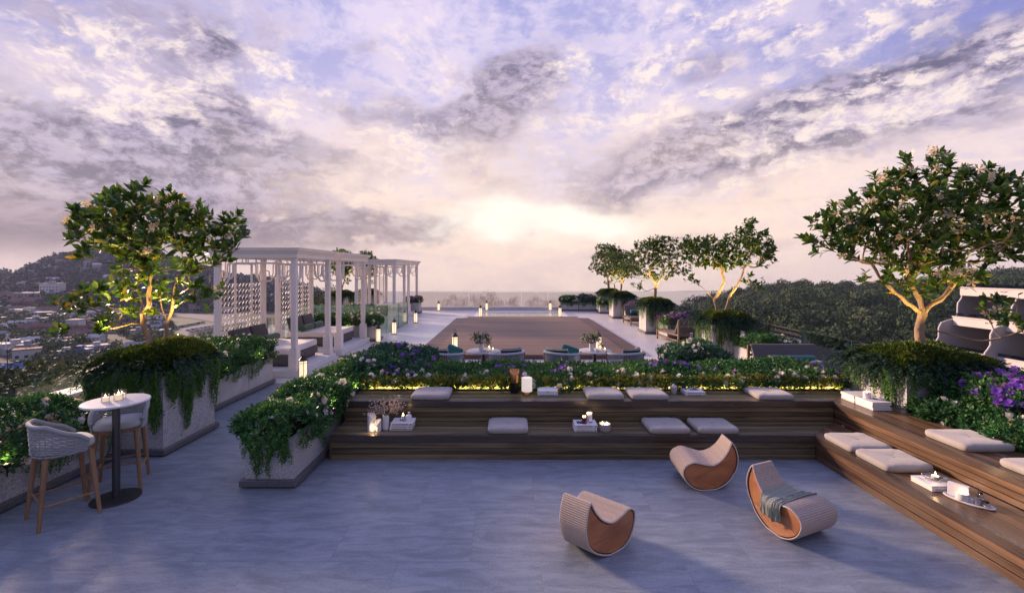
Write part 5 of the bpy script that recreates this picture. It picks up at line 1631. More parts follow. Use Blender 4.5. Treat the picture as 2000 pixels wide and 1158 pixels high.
# ------------------------------------------------------------------ rocking chairs
def catmull(P, n, closed=True, sharp=()):
    out = []; m = len(P)
    for i in range(m):
        p0, p1, p2, p3 = (np.array(P[(i + k) % m], float) for k in (-1, 0, 1, 2))
        if i in sharp: p0 = p1 - (p2 - p1) * .5
        if (i + 1) % m in sharp: p3 = p2 + (p2 - p1) * .5
        for j in range(n):
            t_ = j / n
            out.append(.5 * ((2 * p1) + (p2 - p0) * t_ + (2 * p0 - 5 * p1 + 4 * p2 - p3) * t_ ** 2 + (3 * p1 - p0 - 3 * p2 + p3) * t_ ** 3))
    return np.array(out)
ROCK = [(-.285, .195), (-.262, .268), (-.172, .312), (-.057, .288), (.055, .272), (.155, .318), (.232, .400), (.288, .500), (.318, .455), (.345, .370), (.350, .285), (.312, .165), (.21, .062), (.03, .002), (-.135, .026), (-.24, .098)]
RP = catmull(ROCK, 10, sharp=(7,))
def half_w(u): return .245 - .135 * np.clip((u + .20) / .50, 0, 1) ** 1.6 * .85
def inset(P, d):
    n = len(P); T = np.roll(P, -1, 0) - np.roll(P, 1, 0); T = T / np.maximum(np.linalg.norm(T, axis=1, keepdims=True), 1e-9)
    N = np.stack([-T[:, 1], T[:, 0]], 1)
    return P + N * d
_area = .5 * np.sum(RP[:, 0] * np.roll(RP[:, 1], -1) - np.roll(RP[:, 0], -1) * RP[:, 1])
if _area < 0: RP = RP[::-1].copy()
def resample(P, step):
    Q = np.concatenate([P, P[:1]]); s = np.concatenate([[0], np.cumsum(np.linalg.norm(np.diff(Q, axis=0), axis=1))])
    n = int(s[-1] / step); u = np.linspace(0, s[-1], n, endpoint=False)
    return np.stack([np.interp(u, s, Q[:, 0]), np.interp(u, s, Q[:, 1])], 1)
RS = resample(RP, .0028)
def rocking_chair(lab, x, y, rz):
    t = thing('rocking_chair', lab, 'rocking chair', (x, y, 0), rz, 'crescent rocking chairs on the paved court')
    n = len(RS)
    rope = inset(RS, -1.0 * 0)                       # outer line of the rope, ribbed
    ph = np.arange(n) / n * 2 * math.pi * round(n * .0028 / .0175)
    rib = inset(RS, 0.0065 * 0 + 0) + 0
    T = np.roll(RS, -1, 0) - np.roll(RS, 1, 0); T /= np.maximum(np.linalg.norm(T, axis=1, keepdims=True), 1e-9)
    N = np.stack([T[:, 1], -T[:, 0]], 1)
    rib = RS + N * (.008 + .0070 * np.abs(np.sin(ph / 2)))[:, None]
    rib[:, 1] = np.maximum(rib[:, 1], 0.001)
    m = MB()
    w = half_w(RS[:, 0])
    lo = [(rib[i, 0], -w[i], rib[i, 1]) for i in range(n)]; hi = [(rib[i, 0], w[i], rib[i, 1]) for i in range(n)]
    li = [(RS[i, 0], -w[i], max(RS[i, 1], .004)) for i in range(n)]; hi2 = [(RS[i, 0], w[i], max(RS[i, 1], .004)) for i in range(n)]
    rows = [li, lo, hi, hi2]
    vs = [q for r in rows for q in r]
    fs = []
    for a in range(3):
        for i in range(n):
            k = (i + 1) % n
            fs.append((a * n + i, a * n + k, (a + 1) * n + k, (a + 1) * n + i))
    m.add(vs, fs, .5)
    obj('rope_seat', m, MT['ropebeige'], t, smooth=75)
    rp = resample(RP, .012)
    ins = inset(rp, .011)
    for s in (-1, 1):
        m = MB()
        wi = half_w(ins[:, 0]) - .006
        f = [(ins[i, 0], s * wi[i], max(ins[i, 1], .014)) for i in range(len(ins))]
        g_ = [(ins[i, 0], s * (wi[i] - .025), max(ins[i, 1], .014)) for i in range(len(ins))]
        k = len(f)
        idx = list(range(k)); 
        m.add(f + g_, [idx if s < 0 else idx[::-1], [k + i for i in (idx[::-1] if s < 0 else idx)]] + [(i, (i + 1) % k, k + (i + 1) % k, k + i) for i in range(k)], .5)
        obj('wooden_side', m, MT['cherry'], t)
        m = MB(); wo = half_w(rp[:, 0]) + .001
        e = inset(rp, -.004)
        m.tube([(e[i, 0], s * wo[i], max(e[i, 1], .007)) for i in range(len(rp))], .0062, 6, closed=True)
        obj('edge_trim', m, MT['trim'], t, smooth=60)
    return t
R1 = (.76, 4.17, math.atan2(-.75, -.66)); R2 = (2.225, 5.37, -.05); R3 = (2.66, 4.41, math.atan2(.92, -.40))
rocking_chair('crescent rocking chair nearest the viewer, its ribbed back to the left', *R1)
rocking_chair('crescent rocking chair close to the timber bench, plain wooden side towards us', *R2)
rocking_chair('crescent rocking chair with a grey green throw over its seat', *R3)
# the throw, draped over the seat and down the near side
rngb = np.random.default_rng(3)
rows = []
fold = lambda a, b: .006 * math.sin(a * 23 + b * 3) + .006 * math.sin(a * 51 + 1.3 + b * 5)
seat = lambda u: np.interp(u, [-.172, -.115, -.057, .0, .055, .105, .155, .2, .232], [.312, .304, .288, .275, .272, .288, .318, .36, .400])
for i in range(41):
    a = i / 40; u0 = lerp(-.115, .150, a)
    row_ = []
    for j in range(31):
        b = j / 30
        s = lerp(.275, -.37, b)                    # along the width, then down the side (s < -w)
        u = u0 + (.030 * math.sin(3.1 * b + .5) * (1 - a)) - .03 * b * (a - .3)
        w = half_w(np.array([u]))[0] + .014
        z = seat(u) + .019 + abs(fold(a * (1 if a < .5 else .5), b)) * (1.6 if a < .45 else .5)
        if s > w: p_ = (u, w + .006, z - (s - w) * .9)
        elif s >= -w: p_ = (u, s, z)
        else:
            dn = (-w - s)
            L = dn * (1.0 - .25 * abs(math.sin(a * 7)) * .5)
            if a < .42: L *= 1.35
            ff = fold(a, b) * (1.5 if a < .45 else .7) * min(1, dn / .05)
            p_ = (u + .05 * dn * (.5 - a), -w - .012 - abs(ff) * 1.6 - .012 * min(1, dn / .03), z - .012 * min(1, dn / .02) - L)
        row_.append(p_)
    rows.append([(q[0], -q[1], q[2]) for q in row_][::-1])
m = MB(); m.grid(rows)
back = [[(p_[0], p_[1] - (.004 if p_[1] > .2 else 0), p_[2] - .005) for p_ in r] for r in rows]
m.grid([r[::-1] for r in back])
o = tag(obj('throw_blanket', m, MT['blanket'], loc=(R3[0], R3[1], 0), smooth=70), 'grey green throw draped over the seat of a rocking chair', 'blanket'); o.rotation_euler = (0, 0, R3[2])
# ------------------------------------------------------------------ seat cushions on the bench
def seat_cushion(lab, x0, x1, y0, y1, z, h=.068, seed=0, rz=0.0):
    cx, cy = (x0 + x1) / 2, (y0 + y1) / 2
    m = MB(); w, d = (x1 - x0) / 2, (y1 - y0) / 2
    rng = random.Random(seed)
    N = 18; prof = []
    sup = lambda a: (math.copysign(abs(math.cos(a)) ** .22, math.cos(a)), math.copysign(abs(math.sin(a)) ** .22, math.sin(a)))
    k = 64; rows = []
    for (f, zz) in ((.0001, .0), (.955, .0), (.985, .012), (1.0, .03), (1.0, h - .028), (.985, h - .008), (.95, h), (.8, h + .008), (.55, h + .012), (.25, h + .010), (.02, h + .002), (.0001, h + .001)):
        row_ = []
        for i in range(k + 1):
            a = 2 * math.pi * (i % k) / k + .049
            x, y = sup(a)
            zz2 = zz
            if .3 < f < .999 and zz > h * .5:
                zz2 += .0022 * math.sin(x * w * f * 75 + seed) * (f > .7) + .003 * math.sin(x * 5 + y * 4 + seed * 1.7)
            row_.append((x * w * f, y * d * f, zz2))
        rows.append(row_)
    m.grid(rows)
    m.lathe(0, 0, [(.012, h + .004), (.012, h + .008), (.0001, h + .010)], 10)
    o = obj('seat_cushion', m, MT['cushion'], loc=(cx, cy, z), smooth=60); o.rotation_euler = (0, 0, rz)
    return tag(o, lab, 'cushion', 'cream seat cushions on the timber bench')
ZL, ZU = .3215, .6115
for i, (x0, x1, y0, y1, z, lab) in enumerate([
    (-1.44, -.885, 6.56, 7.05, ZU, 'cream seat cushion on the upper tier above the dried branches'),
    (1.09, 1.625, 6.56, 7.05, ZU, 'left one of the two adjoining cream cushions on the upper tier'),
    (1.725, 2.26, 6.56, 7.05, ZU, 'right one of the two adjoining cream cushions on the upper tier'),
    (3.53, 4.06, 6.56, 7.05, ZU, 'cream seat cushion on the upper tier near the corner'),
    (-.31, .23, 6.02, 6.50, ZL, 'single cream seat cushion on the front lower tier left of the red candle'),
    (1.82, 2.36, 6.01, 6.50, ZL, 'left one of the two cream cushions on the front lower tier behind the rocking chair'),
    (2.455, 2.995, 6.01, 6.50, ZL, 'right one of the two cream cushions on the front lower tier behind the rocking chair'),
    (3.98, 4.50, 5.39, 5.90, ZL, 'cream seat cushion on the right lower tier, nearer the corner'),
    (3.98, 4.50, 4.87, 5.365, ZL, 'cream seat cushion on the right lower tier, next to the books with the glass dish'),
    (4.625, 5.16, 4.68, 5.19, ZU, 'cream seat cushion on the right upper tier beside the white roses'),
    (4.625, 5.16, 3.86, 4.40, ZU, 'cream seat cushion on the right upper tier cut by the photo edge')]):
    seat_cushion(lab, x0, x1, y0, y1, z, seed=i)

# ------------------------------------------------------------------ small things on the bench
def text_part(body, size, parent, loc, rot, mat='ink'):
    c = bpy.data.curves.new('text', 'FONT'); c.body = body; c.size = size; c.align_x = 'CENTER'; c.align_y = 'CENTER'; c.extrude = .0003
    o = bpy.data.objects.new('text', c); COL.objects.link(o)
    dg = bpy.context.evaluated_depsgraph_get()
    me = bpy.data.meshes.new_from_object(o.evaluated_get(dg))
    bpy.data.objects.remove(o)
    me.materials.clear(); me.materials.append(MT[mat])
    r = bpy.data.objects.new('lettering', me); r.location = loc; r.rotation_euler = rot
    return link(r, parent)
def book(lab, x0, x1, y0, y1, z, h, rz=0.0, spine='front', text=None, art=None, tsize=.02, lines=True, group='white books on the timber bench', weight='ink', seed=0):
    cx, cy = (x0 + x1) / 2, (y0 + y1) / 2
    w, d = (x1 - x0) / 2, (y1 - y0) / 2
    t = thing('book', lab, 'book', (cx, cy, z), rz, group)
    m = MB(); e = .0028
    m.box(-w, -d, 0, w, d, e); m.box(-w, -d, h - e, w, d, h)
    if spine == 'front': m.box(-w, -d, e, w, -d + .004, h - e)
    else: m.box(-w, -d, e, -w + .004, d, h - e)
    obj('cover', m, MT['paper'], t)
    m = MB()
    if spine == 'front': m.box(-w + .004, -d + .0045, e + .0002, w - .004, d - .004, h - e - .0002)
    else: m.box(-w + .0045, -d + .004, e + .0002, w - .004, d - .004, h - e - .0002)
    obj('page_block', m, MT['pages'], t)
    if text:
        if spine == 'front': text_part(text, tsize, t, (0, -d - .0006, h / 2), (math.pi / 2, 0, 0), weight)
        else: text_part(text, tsize, t, (-w - .0006, 0, h / 2), (math.pi / 2, 0, -math.pi / 2), weight)
    elif lines:
        rg = random.Random(seed * 7 + 3); m = MB(); x = -w * .82
        while x < w * .55:                       # a printed line too small to read
            l = rg.uniform(.006, .03)
            m.box(x, -d - .0008, h * .36, x + l, -d - .0001, h * .64); x += l + rg.uniform(.003, .008)
        m.box(-w * .82, -d - .0007, h * .30, w * .80, -d - .0001, h * .37)
        m.box(w * .78, -d - .0008, h * .25, w * .9, -d - .0001, h * .75)
        if spine == 'front': obj('printed_line', m, MT[weight], t)
    if art:
        m = MB(); rg = random.Random(seed + 5)
        for (ax, ay, aw, ah) in art: m.box(ax * w, ay * d, h + .0001, (ax + aw) * w, (ay + ah) * d, h + .0007)
        obj('cover_print', m, MT['inkblue'], t)
    return t
def stack(where, x0, x1, y0, y1, z, hs, seed, tops=None, arts=None, texts=None, spine='front', lines=True):
    zz = z; rg = random.Random(seed)
    words_ = {1: ['only'], 2: ['bottom', 'top'], 3: ['bottom', 'middle', 'top']}[len(hs)]
    for i, h in enumerate(hs):
        k = rg.uniform(-.008, .008); q = rg.uniform(-.006, .006)
        book('%s white book of the pile %s' % (words_[i], where), x0 + k, x1 + k - .012 * i * (i % 2), y0 + abs(q), y1 + q, zz, h, rg.uniform(-.015, .015), spine,
             text=(texts or {}).get(i), art=arts if i == len(hs) - 1 else None, seed=seed * 10 + i, lines=lines, weight=['ink', 'inkgrey', 'ink'][i])
        zz += h + .0006
    return zz
# upper tier, from left to right
t = thing('column_lamp', 'tall black and copper cylinder standing before the hedge', 'lamp', (.054, 6.99, ZU))
m = MB(); m.lathe(0, 0, [(.0001, 0), (.058, 0), (.061, .004), (.061, .155), (.0001, .156)], 32); obj('lower_column', m, MT['black'], t, smooth=40)
m = MB(); m.lathe(0, 0, [(.06, .1565), (.073, .157), (.075, .16), (.075, .338), (.072, .342), (.070, .338), (.070, .17), (.0001, .165)], 36); obj('copper_sleeve', m, MT['copper'], t, smooth=40)
t = thing('table_lamp', 'small white drum lamp on a copper foot before the hedge', 'lamp', (.237, 6.88, ZU))
m = MB(); m.lathe(0, 0, [(.0001, 0), (.055, 0), (.055, .04), (.05, .046), (.0001, .047)], 28); obj('foot', m, MT['copper'], t, smooth=40)
m = MB(); m.lathe(0, 0, [(.0001, .0475), (.074, .048), (.079, .053), (.079, .245), (.074, .250), (.0001, .251)], 36); obj('shade', m, MT['softglow'], t, smooth=40)
z = book('lower white book of the pile beside the drum lamp', .395, .695, 6.80, 7.03, ZU, .022, 0, seed=1)
z = book('thick upper white book beside the drum lamp with a letter on its spine', .398, .692, 6.803, 7.028, ZU + .0226, .047, 0, text='W', tsize=.034)
t = thing('lidded_candle', 'white candle in a clear glass with a pinkish lid, alone before the hedge', 'candle', (2.448, 6.93, ZU))
m = MB(); m.lathe(0, 0, [(.0001, 0), (.048, 0), (.051, .006), (.051, .10), (.048, .108), (.0001, .11)], 28); obj('wax', m, MT['ceramic'], t, smooth=40)
m = MB(); m.lathe(0, 0, [(.0525, .0), (.0525, .118), (.051, .118), (.0515, .0)], 28); obj('glass_cover', m, MT['jar'], t, smooth=40)
m = MB(); m.lathe(0, 0, [(.0001, .1105), (.02, .112), (.024, .122), (.018, .136), (.0001, .139)], 16); obj('lid_knob', m, MT['trim'], t, smooth=60)
stack('beside the lidded candle', 2.59, 2.885, 6.80, 7.05, ZU, [.024, .030], 4, arts=[(-.3, -.2, .9, .55), (.2, .4, .4, .3), (-.75, .2, .3, .5)])
# corner piles
stack('at the back of the bench corner', 4.78, 5.10, 6.42, 6.67, ZU, [.034, .032, .036], 5, spine='side', lines=False)
zt_ = stack('in the bench corner, under a candle', 4.775, 5.03, 6.08, 6.39, ZU, [.034, .034, .036], 6, spine='side', lines=False, arts=[(-.5, .2, .5, .25), (.0, -.1, .5, .2), (-.8, .55, .2, .2), (.3, .3, .3, .3)])
t = thing('pillar_candle', 'lit white candle on the books in the bench corner', 'candle', (4.865, 6.30, zt_))
m = MB(); m.lathe(0, 0, [(.0001, 0), (.038, 0), (.043, .02), (.044, .085), (.041, .085), (.038, .07), (.0001, .068)], 26); obj('cup', m, MT['ceramic'], t, smooth=40)
m = MB(); m.lathe(0, 0, [(.0001, .069), (.005, .076), (.004, .088), (.0001, .104)], 8); obj('flame', m, MT['flame'], t, smooth=60)
# lower tier, left group
t = thing('sculpted_candle_holder', 'white curved ceramic candle holder of two arches, lit inside', 'candle holder', (-1.824, 6.15, ZL))
m = MB()
def shell(cx, cy, r, a0, a1, hf, th=.012, n=22):
    ro, ri = [], []
    for i in range(n + 1):
        f = i / n; a = lerp(a0, a1, f); h = hf(f)
        ro.append([(cx + r * math.cos(a), cy + r * math.sin(a), 0), (cx + r * math.cos(a), cy + r * math.sin(a), h)])
        ri.append([(cx + (r - th) * math.cos(a), cy + (r - th) * math.sin(a), 0), (cx + (r - th) * math.cos(a), cy + (r - th) * math.sin(a), h)])
    m.grid(ro); m.grid([q[::-1] for q in ri]); m.grid([[q[1] for q in ro], [q[1] for q in ri]][::1]); m.add([*ro[0], *ri[0]], [(0, 1, 3, 2)]); m.add([*ro[-1], *ri[-1]], [(0, 2, 3, 1)])
shell(-.035, 0, .055, math.radians(300), math.radians(10), lambda f: .23 - .20 * f ** 3 if f < 0 else .06 + .17 * math.sin(math.pi * min(1, .15 + .85 * f)) ** .5)
shell(-.035, 0, .055, math.radians(20), math.radians(265), lambda f: .12 + .11 * math.sin(math.pi * (.25 + .55 * f)) ** 1.0)
shell(.042, .0, .05, math.radians(-80), math.radians(190), lambda f: .10 + .05 * math.sin(math.pi * f))
obj('holder', m, MT['ceramic'], t, smooth=50)
m = MB(); m.cyl(-.03, 0, .001, .075, .028, seg=18); m.cyl(.045, .0, .001, .05, .022, seg=18); obj('candle', m, MT['candleglow'], t, smooth=40)
lamp('candle_lamp', 'POINT', (-.0, -.07, .06), .35, (1.0, .66, .36), t, shadow_soft_size=.02)
t = thing('branch_vase', 'white slotted vase holding dried pinkish branches', 'vase', (-1.69, 6.22, ZL))
m = MB()
for a0, a1, h in ((-250, -110, .20), (-100, 100, .165)):
    sv = m; shell(0, 0, .043, math.radians(a0), math.radians(a1), lambda f, h=h: h, .006)
m.lathe(0, 0, [(.0001, 0), (.036, 0), (.036, .19), (.033, .19), (.033, .02), (.0001, .02)], 20)
obj('vase', m, MT['ceramic'], t, smooth=40)
rg = np.random.default_rng(77); m = MB(); BP = []
for i in range(17):
    a = rg.uniform(0, 6.28); sp = rg.uniform(.35, 1.0)
    d = np.array([math.cos(a) * sp, math.sin(a) * .6 * sp, rg.uniform(.55, 1.0)]); d /= np.linalg.norm(d)
    if i == 0: d = np.array([-.88, -.1, .42])
    if i == 1: d = np.array([.86, .1, .42])
    L = rg.uniform(.20, .34); p = np.array([0, 0, .16]); pts = [p]; v = d * .6 + np.array([0, 0, .5])
    for j in range(9):
        v = v + (d - v) * .35 + rg.normal(size=3) * .16; v /= np.linalg.norm(v); p = p + v * L / 9; pts.append(p)
        if j > 2:
            for _ in range(5): BP.append(p + rg.normal(size=3) * .014)
            if rg.random() < .5:
                q = p + (v + rg.normal(size=3) * .8) * .04; m.tube([tuple(p), tuple(q)], .0012, 3)
                for _ in range(5): BP.append(q + rg.normal(size=3) * .010)
    m.tube([tuple(q) for q in pts], [.003 - .0022 * j / 9 for j in range(10)], 4)
obj('branch', m, MT['twig'], t)
BP = np.array(BP)
o = npobj('dried_blossom', *inst(DIA, BP, frames(rdir(rg, len(BP)), rdir(rg, len(BP))), .020 * rg.uniform(.6, 1.4, len(BP)), rg.random(len(BP)), rg), MT['dried'], t); o['kind'] = 'stuff'
zz = stack('beside the dried branches', -1.62, -1.325, 6.16, 6.40, ZL, [.032, .030, .032], 8, arts=[(-.35, -.1, .12, .6), (-.15, .1, .3, .1), (.35, -.3, .1, .5), (-.1, -.3, .25, .12)])
t = thing('mercury_candle', 'silver mirrored candle cup, lit, on the books by the dried branches', 'candle', (-1.475, 6.30, zz))
m = MB(); m.lathe(0, 0, [(.0001, 0), (.026, 0), (.036, .02), (.038, .045), (.034, .068), (.031, .068), (.034, .04), (.0001, .035)], 26); obj('cup', m, MT['silver'], t, smooth=50)
m = MB(); m.lathe(0, 0, [(.0001, .045), (.008, .055), (.008, .07), (.0001, .095)], 10); obj('flame', m, MT['flame'], t, smooth=60)
t = thing('white_bottle', 'small white stoppered bottle on the books by the dried branches', 'bottle', (-1.385, 6.26, zz))
m = MB(); m.lathe(0, 0, [(.0001, 0), (.036, 0), (.038, .006), (.038, .066), (.030, .082), (.014, .088), (.011, .10), (.0001, .10)], 26); obj('body', m, MT['ceramic'], t, smooth=45)
m = MB(); m.lathe(0, 0, [(.0001, .1005), (.007, .101), (.007, .112), (.016, .114), (.016, .119), (.0001, .121)], 16); obj('stopper', m, MT['ceramic'], t, smooth=45)
# lower tier, middle group
zz = stack('under the red candle', .845, 1.145, 6.115, 6.36, ZL, [.028, .026, .028], 9, arts=[(-.75, -.45, .5, .9), (.35, -.2, .3, .3)])
def cup_candle(lab, x, y, z, r, h, mt, wicks=1, rim='ceramic'):
    t = thing('cup_candle', lab, 'candle', (x, y, z))
    m = MB(); m.lathe(0, 0, [(.0001, 0), (r * .92, 0), (r, r * .12), (r, h), (r - .004, h), (r - .004, h * .82), (.0001, h * .82)], 30); obj('cup', m, MT[mt], t, smooth=40)
    m = MB(); m.lathe(0, 0, [(.0001, h * .825), (r - .005, h * .825), (r - .006, h * .86), (.0001, h * .855)], 26); obj('wax', m, MT['candleglow'], t, smooth=40)
    for i in range(wicks):
        a = 2 * math.pi * i / max(1, wicks) + .4; q = r * .45 if wicks > 1 else 0
        m = MB(); m.lathe(q * math.cos(a), q * math.sin(a), [(.0001, h * .87), (.0045, h * .87 + .006), (.004, h * .87 + .014), (.0001, h * .87 + .03)], 8); obj('flame', m, MT['flame'], t, smooth=60)
    return t
cup_candle('dark red glass candle on the pile of books', .985, 6.20, zz, .034, .088, 'redglass', 2)
cup_candle('tall white candle behind the red one on the pile of books', 1.065, 6.27, zz, .041, .115, 'ceramic', 3)
cup_candle('wide grey bowl candle with three wicks on the front lower tier', 1.255, 6.08 + .08, ZL, .078, .095, 'greyceramic', 3)
# lower tier, right run
book('bottom book of the pile with the glass dish, dark title on its spine', 4.075, 4.285, 4.46, 4.70, ZL, .027, .0, text='DEEP ROOTS', tsize=.026)
book('top book of the pile with the glass dish', 4.072, 4.28, 4.462, 4.698, ZL + .0276, .025, .01, seed=14, weight='inkgrey', art=[(-.6, .1, .06, .5), (-.2, -.2, .06, .6), (.1, -.1, .5, .05)])
zd = ZL + .0532
t = thing('glass_dish', 'clear glass dish on the pile of books on the right lower tier', 'dish', (4.235, 4.60, zd))
m = MB(); m.lathe(0, 0, [(.0001, .0), (.05, .0), (.085, .010), (.104, .022), (.106, .026), (.102, .024), (.084, .014), (.05, .005), (.0001, .005)], 40); obj('bowl', m, MT['jar'], t, smooth=60)
m = MB(); m.tube([(.104 * math.cos(i * math.pi / 20), .104 * math.sin(i * math.pi / 20), .025) for i in range(40)], .002, 5, closed=True); obj('rim', m, MT['silver'], t, smooth=60)
t = thing('tealight', 'burning tealight in the glass dish', 'tealight', (4.235, 4.60, zd + .0055))
m = MB(); m.lathe(0, 0, [(.0001, 0), (.028, 0), (.031, .004), (.031, .034), (.029, .034), (.028, .028), (.0001, .028)], 24); obj('cup', m, MT['trim'], t, smooth=40)
m = MB(); m.lathe(0, 0, [(.0001, .0285), (.027, .0285), (.0001, .030)], 20); obj('wax', m, MT['candleglow'], t)
m = MB(); m.lathe(0, 0, [(.0001, .030), (.007, .040), (.006, .052), (.0001, .074)], 10); obj('flame', m, MT['flame'], t, smooth=60)
lamp('candle_lamp', 'POINT', (0, 0, .085), .30, (1.0, .66, .36), t, shadow_soft_size=.015)
TX, TY, TA = 4.235, 4.265, math.atan2(-.26, .127)
t = tag(obj('tray', (lambda m: m.lathe(0, 0, [(.0001, 0), (.95, 0), (1.0, .006), (1.0, .014), (.96, .016), (.9, .010), (.0001, .010)], 48, sx=.185, sy=.085))(MB()), MT['coping'], loc=(TX, TY, ZL), smooth=50),
        'pale oval tray with a candle and small bottles on the right lower tier', 'tray'); t.rotation_euler = (0, 0, TA)
def on_tray(a, b): c, s = math.cos(TA), math.sin(TA); return (TX + a * c - b * s, TY + a * s + b * c)
ZT = ZL + .0105
x, y = on_tray(-.075, .015)
o = tag(obj('white_box', MB().rbox(-.075, -.022, 0, .075, .022, .118, .002, 1), MT['paper'], loc=(x, y, ZT)), 'upright white card box on the oval tray', 'box'); o.rotation_euler = (0, 0, TA + .1)
x, y = on_tray(-.03, -.040)
cup_candle('short lit white candle on the oval tray', x, y, ZT, .048, .068, 'ceramic', 1)
def bottle(lab, x, y, r, h, cap_r, cap_h, sticks=0, mt='jar'):
    t = thing('scent_bottle', lab, 'bottle', (x, y, ZT), 0, 'little glass bottles on the oval tray')
    m = MB(); m.lathe(0, 0, [(.0001, 0), (r * .95, 0), (r, .004), (r, h * .8), (r * .5, h * .93), (r * .45, h), (.0001, h)], 22); obj('bottle', m, MT[mt], t, smooth=45)
    m = MB(); m.lathe(0, 0, [(.0001, .003), (r * .85, .003), (r * .85, h * .5), (.0001, h * .5)], 18); obj('liquid', m, MT['trim'], t, smooth=45)
    m = MB(); m.lathe(0, 0, [(.0001, h + .0003), (cap_r, h + .0003), (cap_r, h + cap_h), (.0001, h + cap_h)], 16); obj('cap', m, MT['black'], t, smooth=40)
    if sticks:
        m = MB(); rg = random.Random(4)
        for i in range(sticks): m.tube([(rg.uniform(-.004, .004), rg.uniform(-.004, .004), h), (rg.uniform(-.035, .035), rg.uniform(-.03, .03), h + .09)], .0014, 4)
        obj('reed', m, MT['twig'], t)
x, y = on_tray(.075, .03); bottle('tall clear bottle with a black ball cap at the back of the oval tray', x, y, .024, .085, .012, .022)
x, y = on_tray(.07, -.025); bottle('ribbed bottle with scent reeds on the oval tray', x, y, .026, .075, .014, .004, 8)
x, y = on_tray(.125, -.012); bottle('squat clear bottle with a black cap at the near end of the oval tray', x, y, .026, .036, .018, .02)

# ------------------------------------------------------------------ the country around
def sm(a, b, x): q = np.clip((x - a) / (b - a), 0, 1); return q * q * (3 - 2 * q)
RIDGE_L = ([-900, -300, -100, 0, 11, 24, 34, 67, 101, 135, 160, 190, 230, 300, 370, 416, 430, 470, 540, 600, 650, 720], [545, 556, 548, 538, 539.5, 546, 542, 527, 514, 508, 505, 496, 491, 500, 522, 538, 546, 552, 557, 566, 580, 592])
RIDGE_R = ([1240, 1300, 1335, 1355, 1400, 1440, 1480, 1500, 1530, 1560, 1600, 1650, 1700, 1760, 1850, 1900, 2000, 2300, 2700], [660, 628, 596, 588, 580, 570, 566, 560, 556, 553, 556, 554, 556, 553, 540, 536, 530, 520, 515])
RH, RL = 380.0, 1000.0
lumpT = Lump(np.random.default_rng(90), 18, 1.0)
def ground_z(px, d):
    px = np.asarray(px, float); d = np.asarray(d, float)
    px, d = np.broadcast_arrays(px, d)
    X, Y = (px - 998) / 900 * d, d
    zl = -13 - 29 * sm(45, 170, d)
    zr_l = EYE - (np.interp(px, *RIDGE_L) - 528) * RL / 900
    t_ = sm(470, RL, d) ** .9
    n_ = lumpT(np.stack([X / 70, Y / 70, X * 0], -1).reshape(-1, 3)).reshape(X.shape)
    zl = zl * (1 - t_) + zr_l * t_ + n_ * 7 * sm(470, 700, d) * (1 - .8 * sm(900, RL, d))
    zc = -9 - 44 * sm(70, 180, d) - 60 * sm(700, 1000, d)
    zr_r = EYE - (np.interp(px, *RIDGE_R) - 528) * RH / 900 - 4.5
    q = np.clip((d - 60) / (RH - 60), 0, 1) ** 1.1
    zr = -24 * (1 - q) + zr_r * q + n_ * 2.0 * sm(60, 150, d) * (1 - sm(320, RH, d))
    zr = np.where(d > RH, zr_r - (d - RH) * .25, zr)
    zr = np.maximum(zr, -60)
    wl = 1 - sm(600, 705, px); wr = sm(1230, 1330, px)
    return zl * wl + zr * wr + zc * (1 - wl - wr)
pxs = np.concatenate([np.arange(-1400, -300, 60), np.arange(-300, 720, 10), np.arange(720, 1240, 40), np.arange(1240, 2100, 12), np.arange(2100, 3400, 60)]).astype(float)
ds = np.concatenate([np.geomspace(9, 470, 46), np.linspace(480, 1000, 44), np.linspace(1030, 1400, 8)])
Pg, Dg = np.meshgrid(pxs, ds)
Zg = ground_z(Pg, Dg)
V = np.stack([(Pg - 998) / 900 * Dg, Dg, Zg], -1).reshape(-1, 3)
a, b = Pg.shape
ii, jj = np.meshgrid(np.arange(a - 1), np.arange(b - 1), indexing='ij')
F = np.stack([ii * b + jj, ii * b + jj + 1, (ii + 1) * b + jj + 1, (ii + 1) * b + jj], -1).reshape(-1, 4)
o = npobj('terrain', V, F, np.full(len(F), .5), MT['earth'], smooth=True); o['kind'] = 'structure'
# sea
MT['sea'] = M('sea_water', (0.055, 0.060, 0.075), 0.16, bump=.9, bscale=.05, spec=.6)
m = MB(); m.grid([[(-1500 + 3000 * i / 6, 160 + 908 * j / 6, -46.0) for i in range(7)] for j in range(7)])
struct('sea', m, MT['sea'])

rngf = np.random.default_rng(123)
def scatter(px0, px1, d0, d1, n, r0, r1, keep=None):
    px = rngf.uniform(px0, px1, n); d = np.sqrt(rngf.uniform(d0 ** 2, d1 ** 2, n))
    if keep is not None:
        k = keep(px, d); px, d = px[k], d[k]
    R = rngf.uniform(r0, r1, len(px)) * (1 + .3 * rngf.random(len(px)) ** 3)
    z = ground_z(px, d)
    return np.stack([(px - 998) / 900 * d, d, z + R * .45], 1), R
P, R = scatter(1285, 2500, 62, RH + 6, 1250, 4.2, 7.0, lambda p, d: ~((p > 1780) & (d < 75)))
wood_mass('hillside_forest', P, R, 'forest', 5, 520)
P, R = scatter(-120, 690, 500, RL + 10, 3600, 6, 11)
wood_mass('mountain_forest', P, R, 'forest_far', 6, 46)
lot = lambda p, d: ((p > 335) & (p < 600) & (d > 215) & (d < 480))
P, R = scatter(-150, 640, 95, 520, 2000, 2.4, 4.8, lambda p, d: ~lot(p, d) & (np.sin(p * .05 + d * .02) + np.sin(d * .045 + 1 + p * .013) > -1.1))
wood_mass('valley_trees', P, R, 'forest', 7, 110)
P, R = scatter(-700, 330, 22, 95, 520, 1.6, 3.4, lambda p, d: (p - 998) / 900 * d < -13)
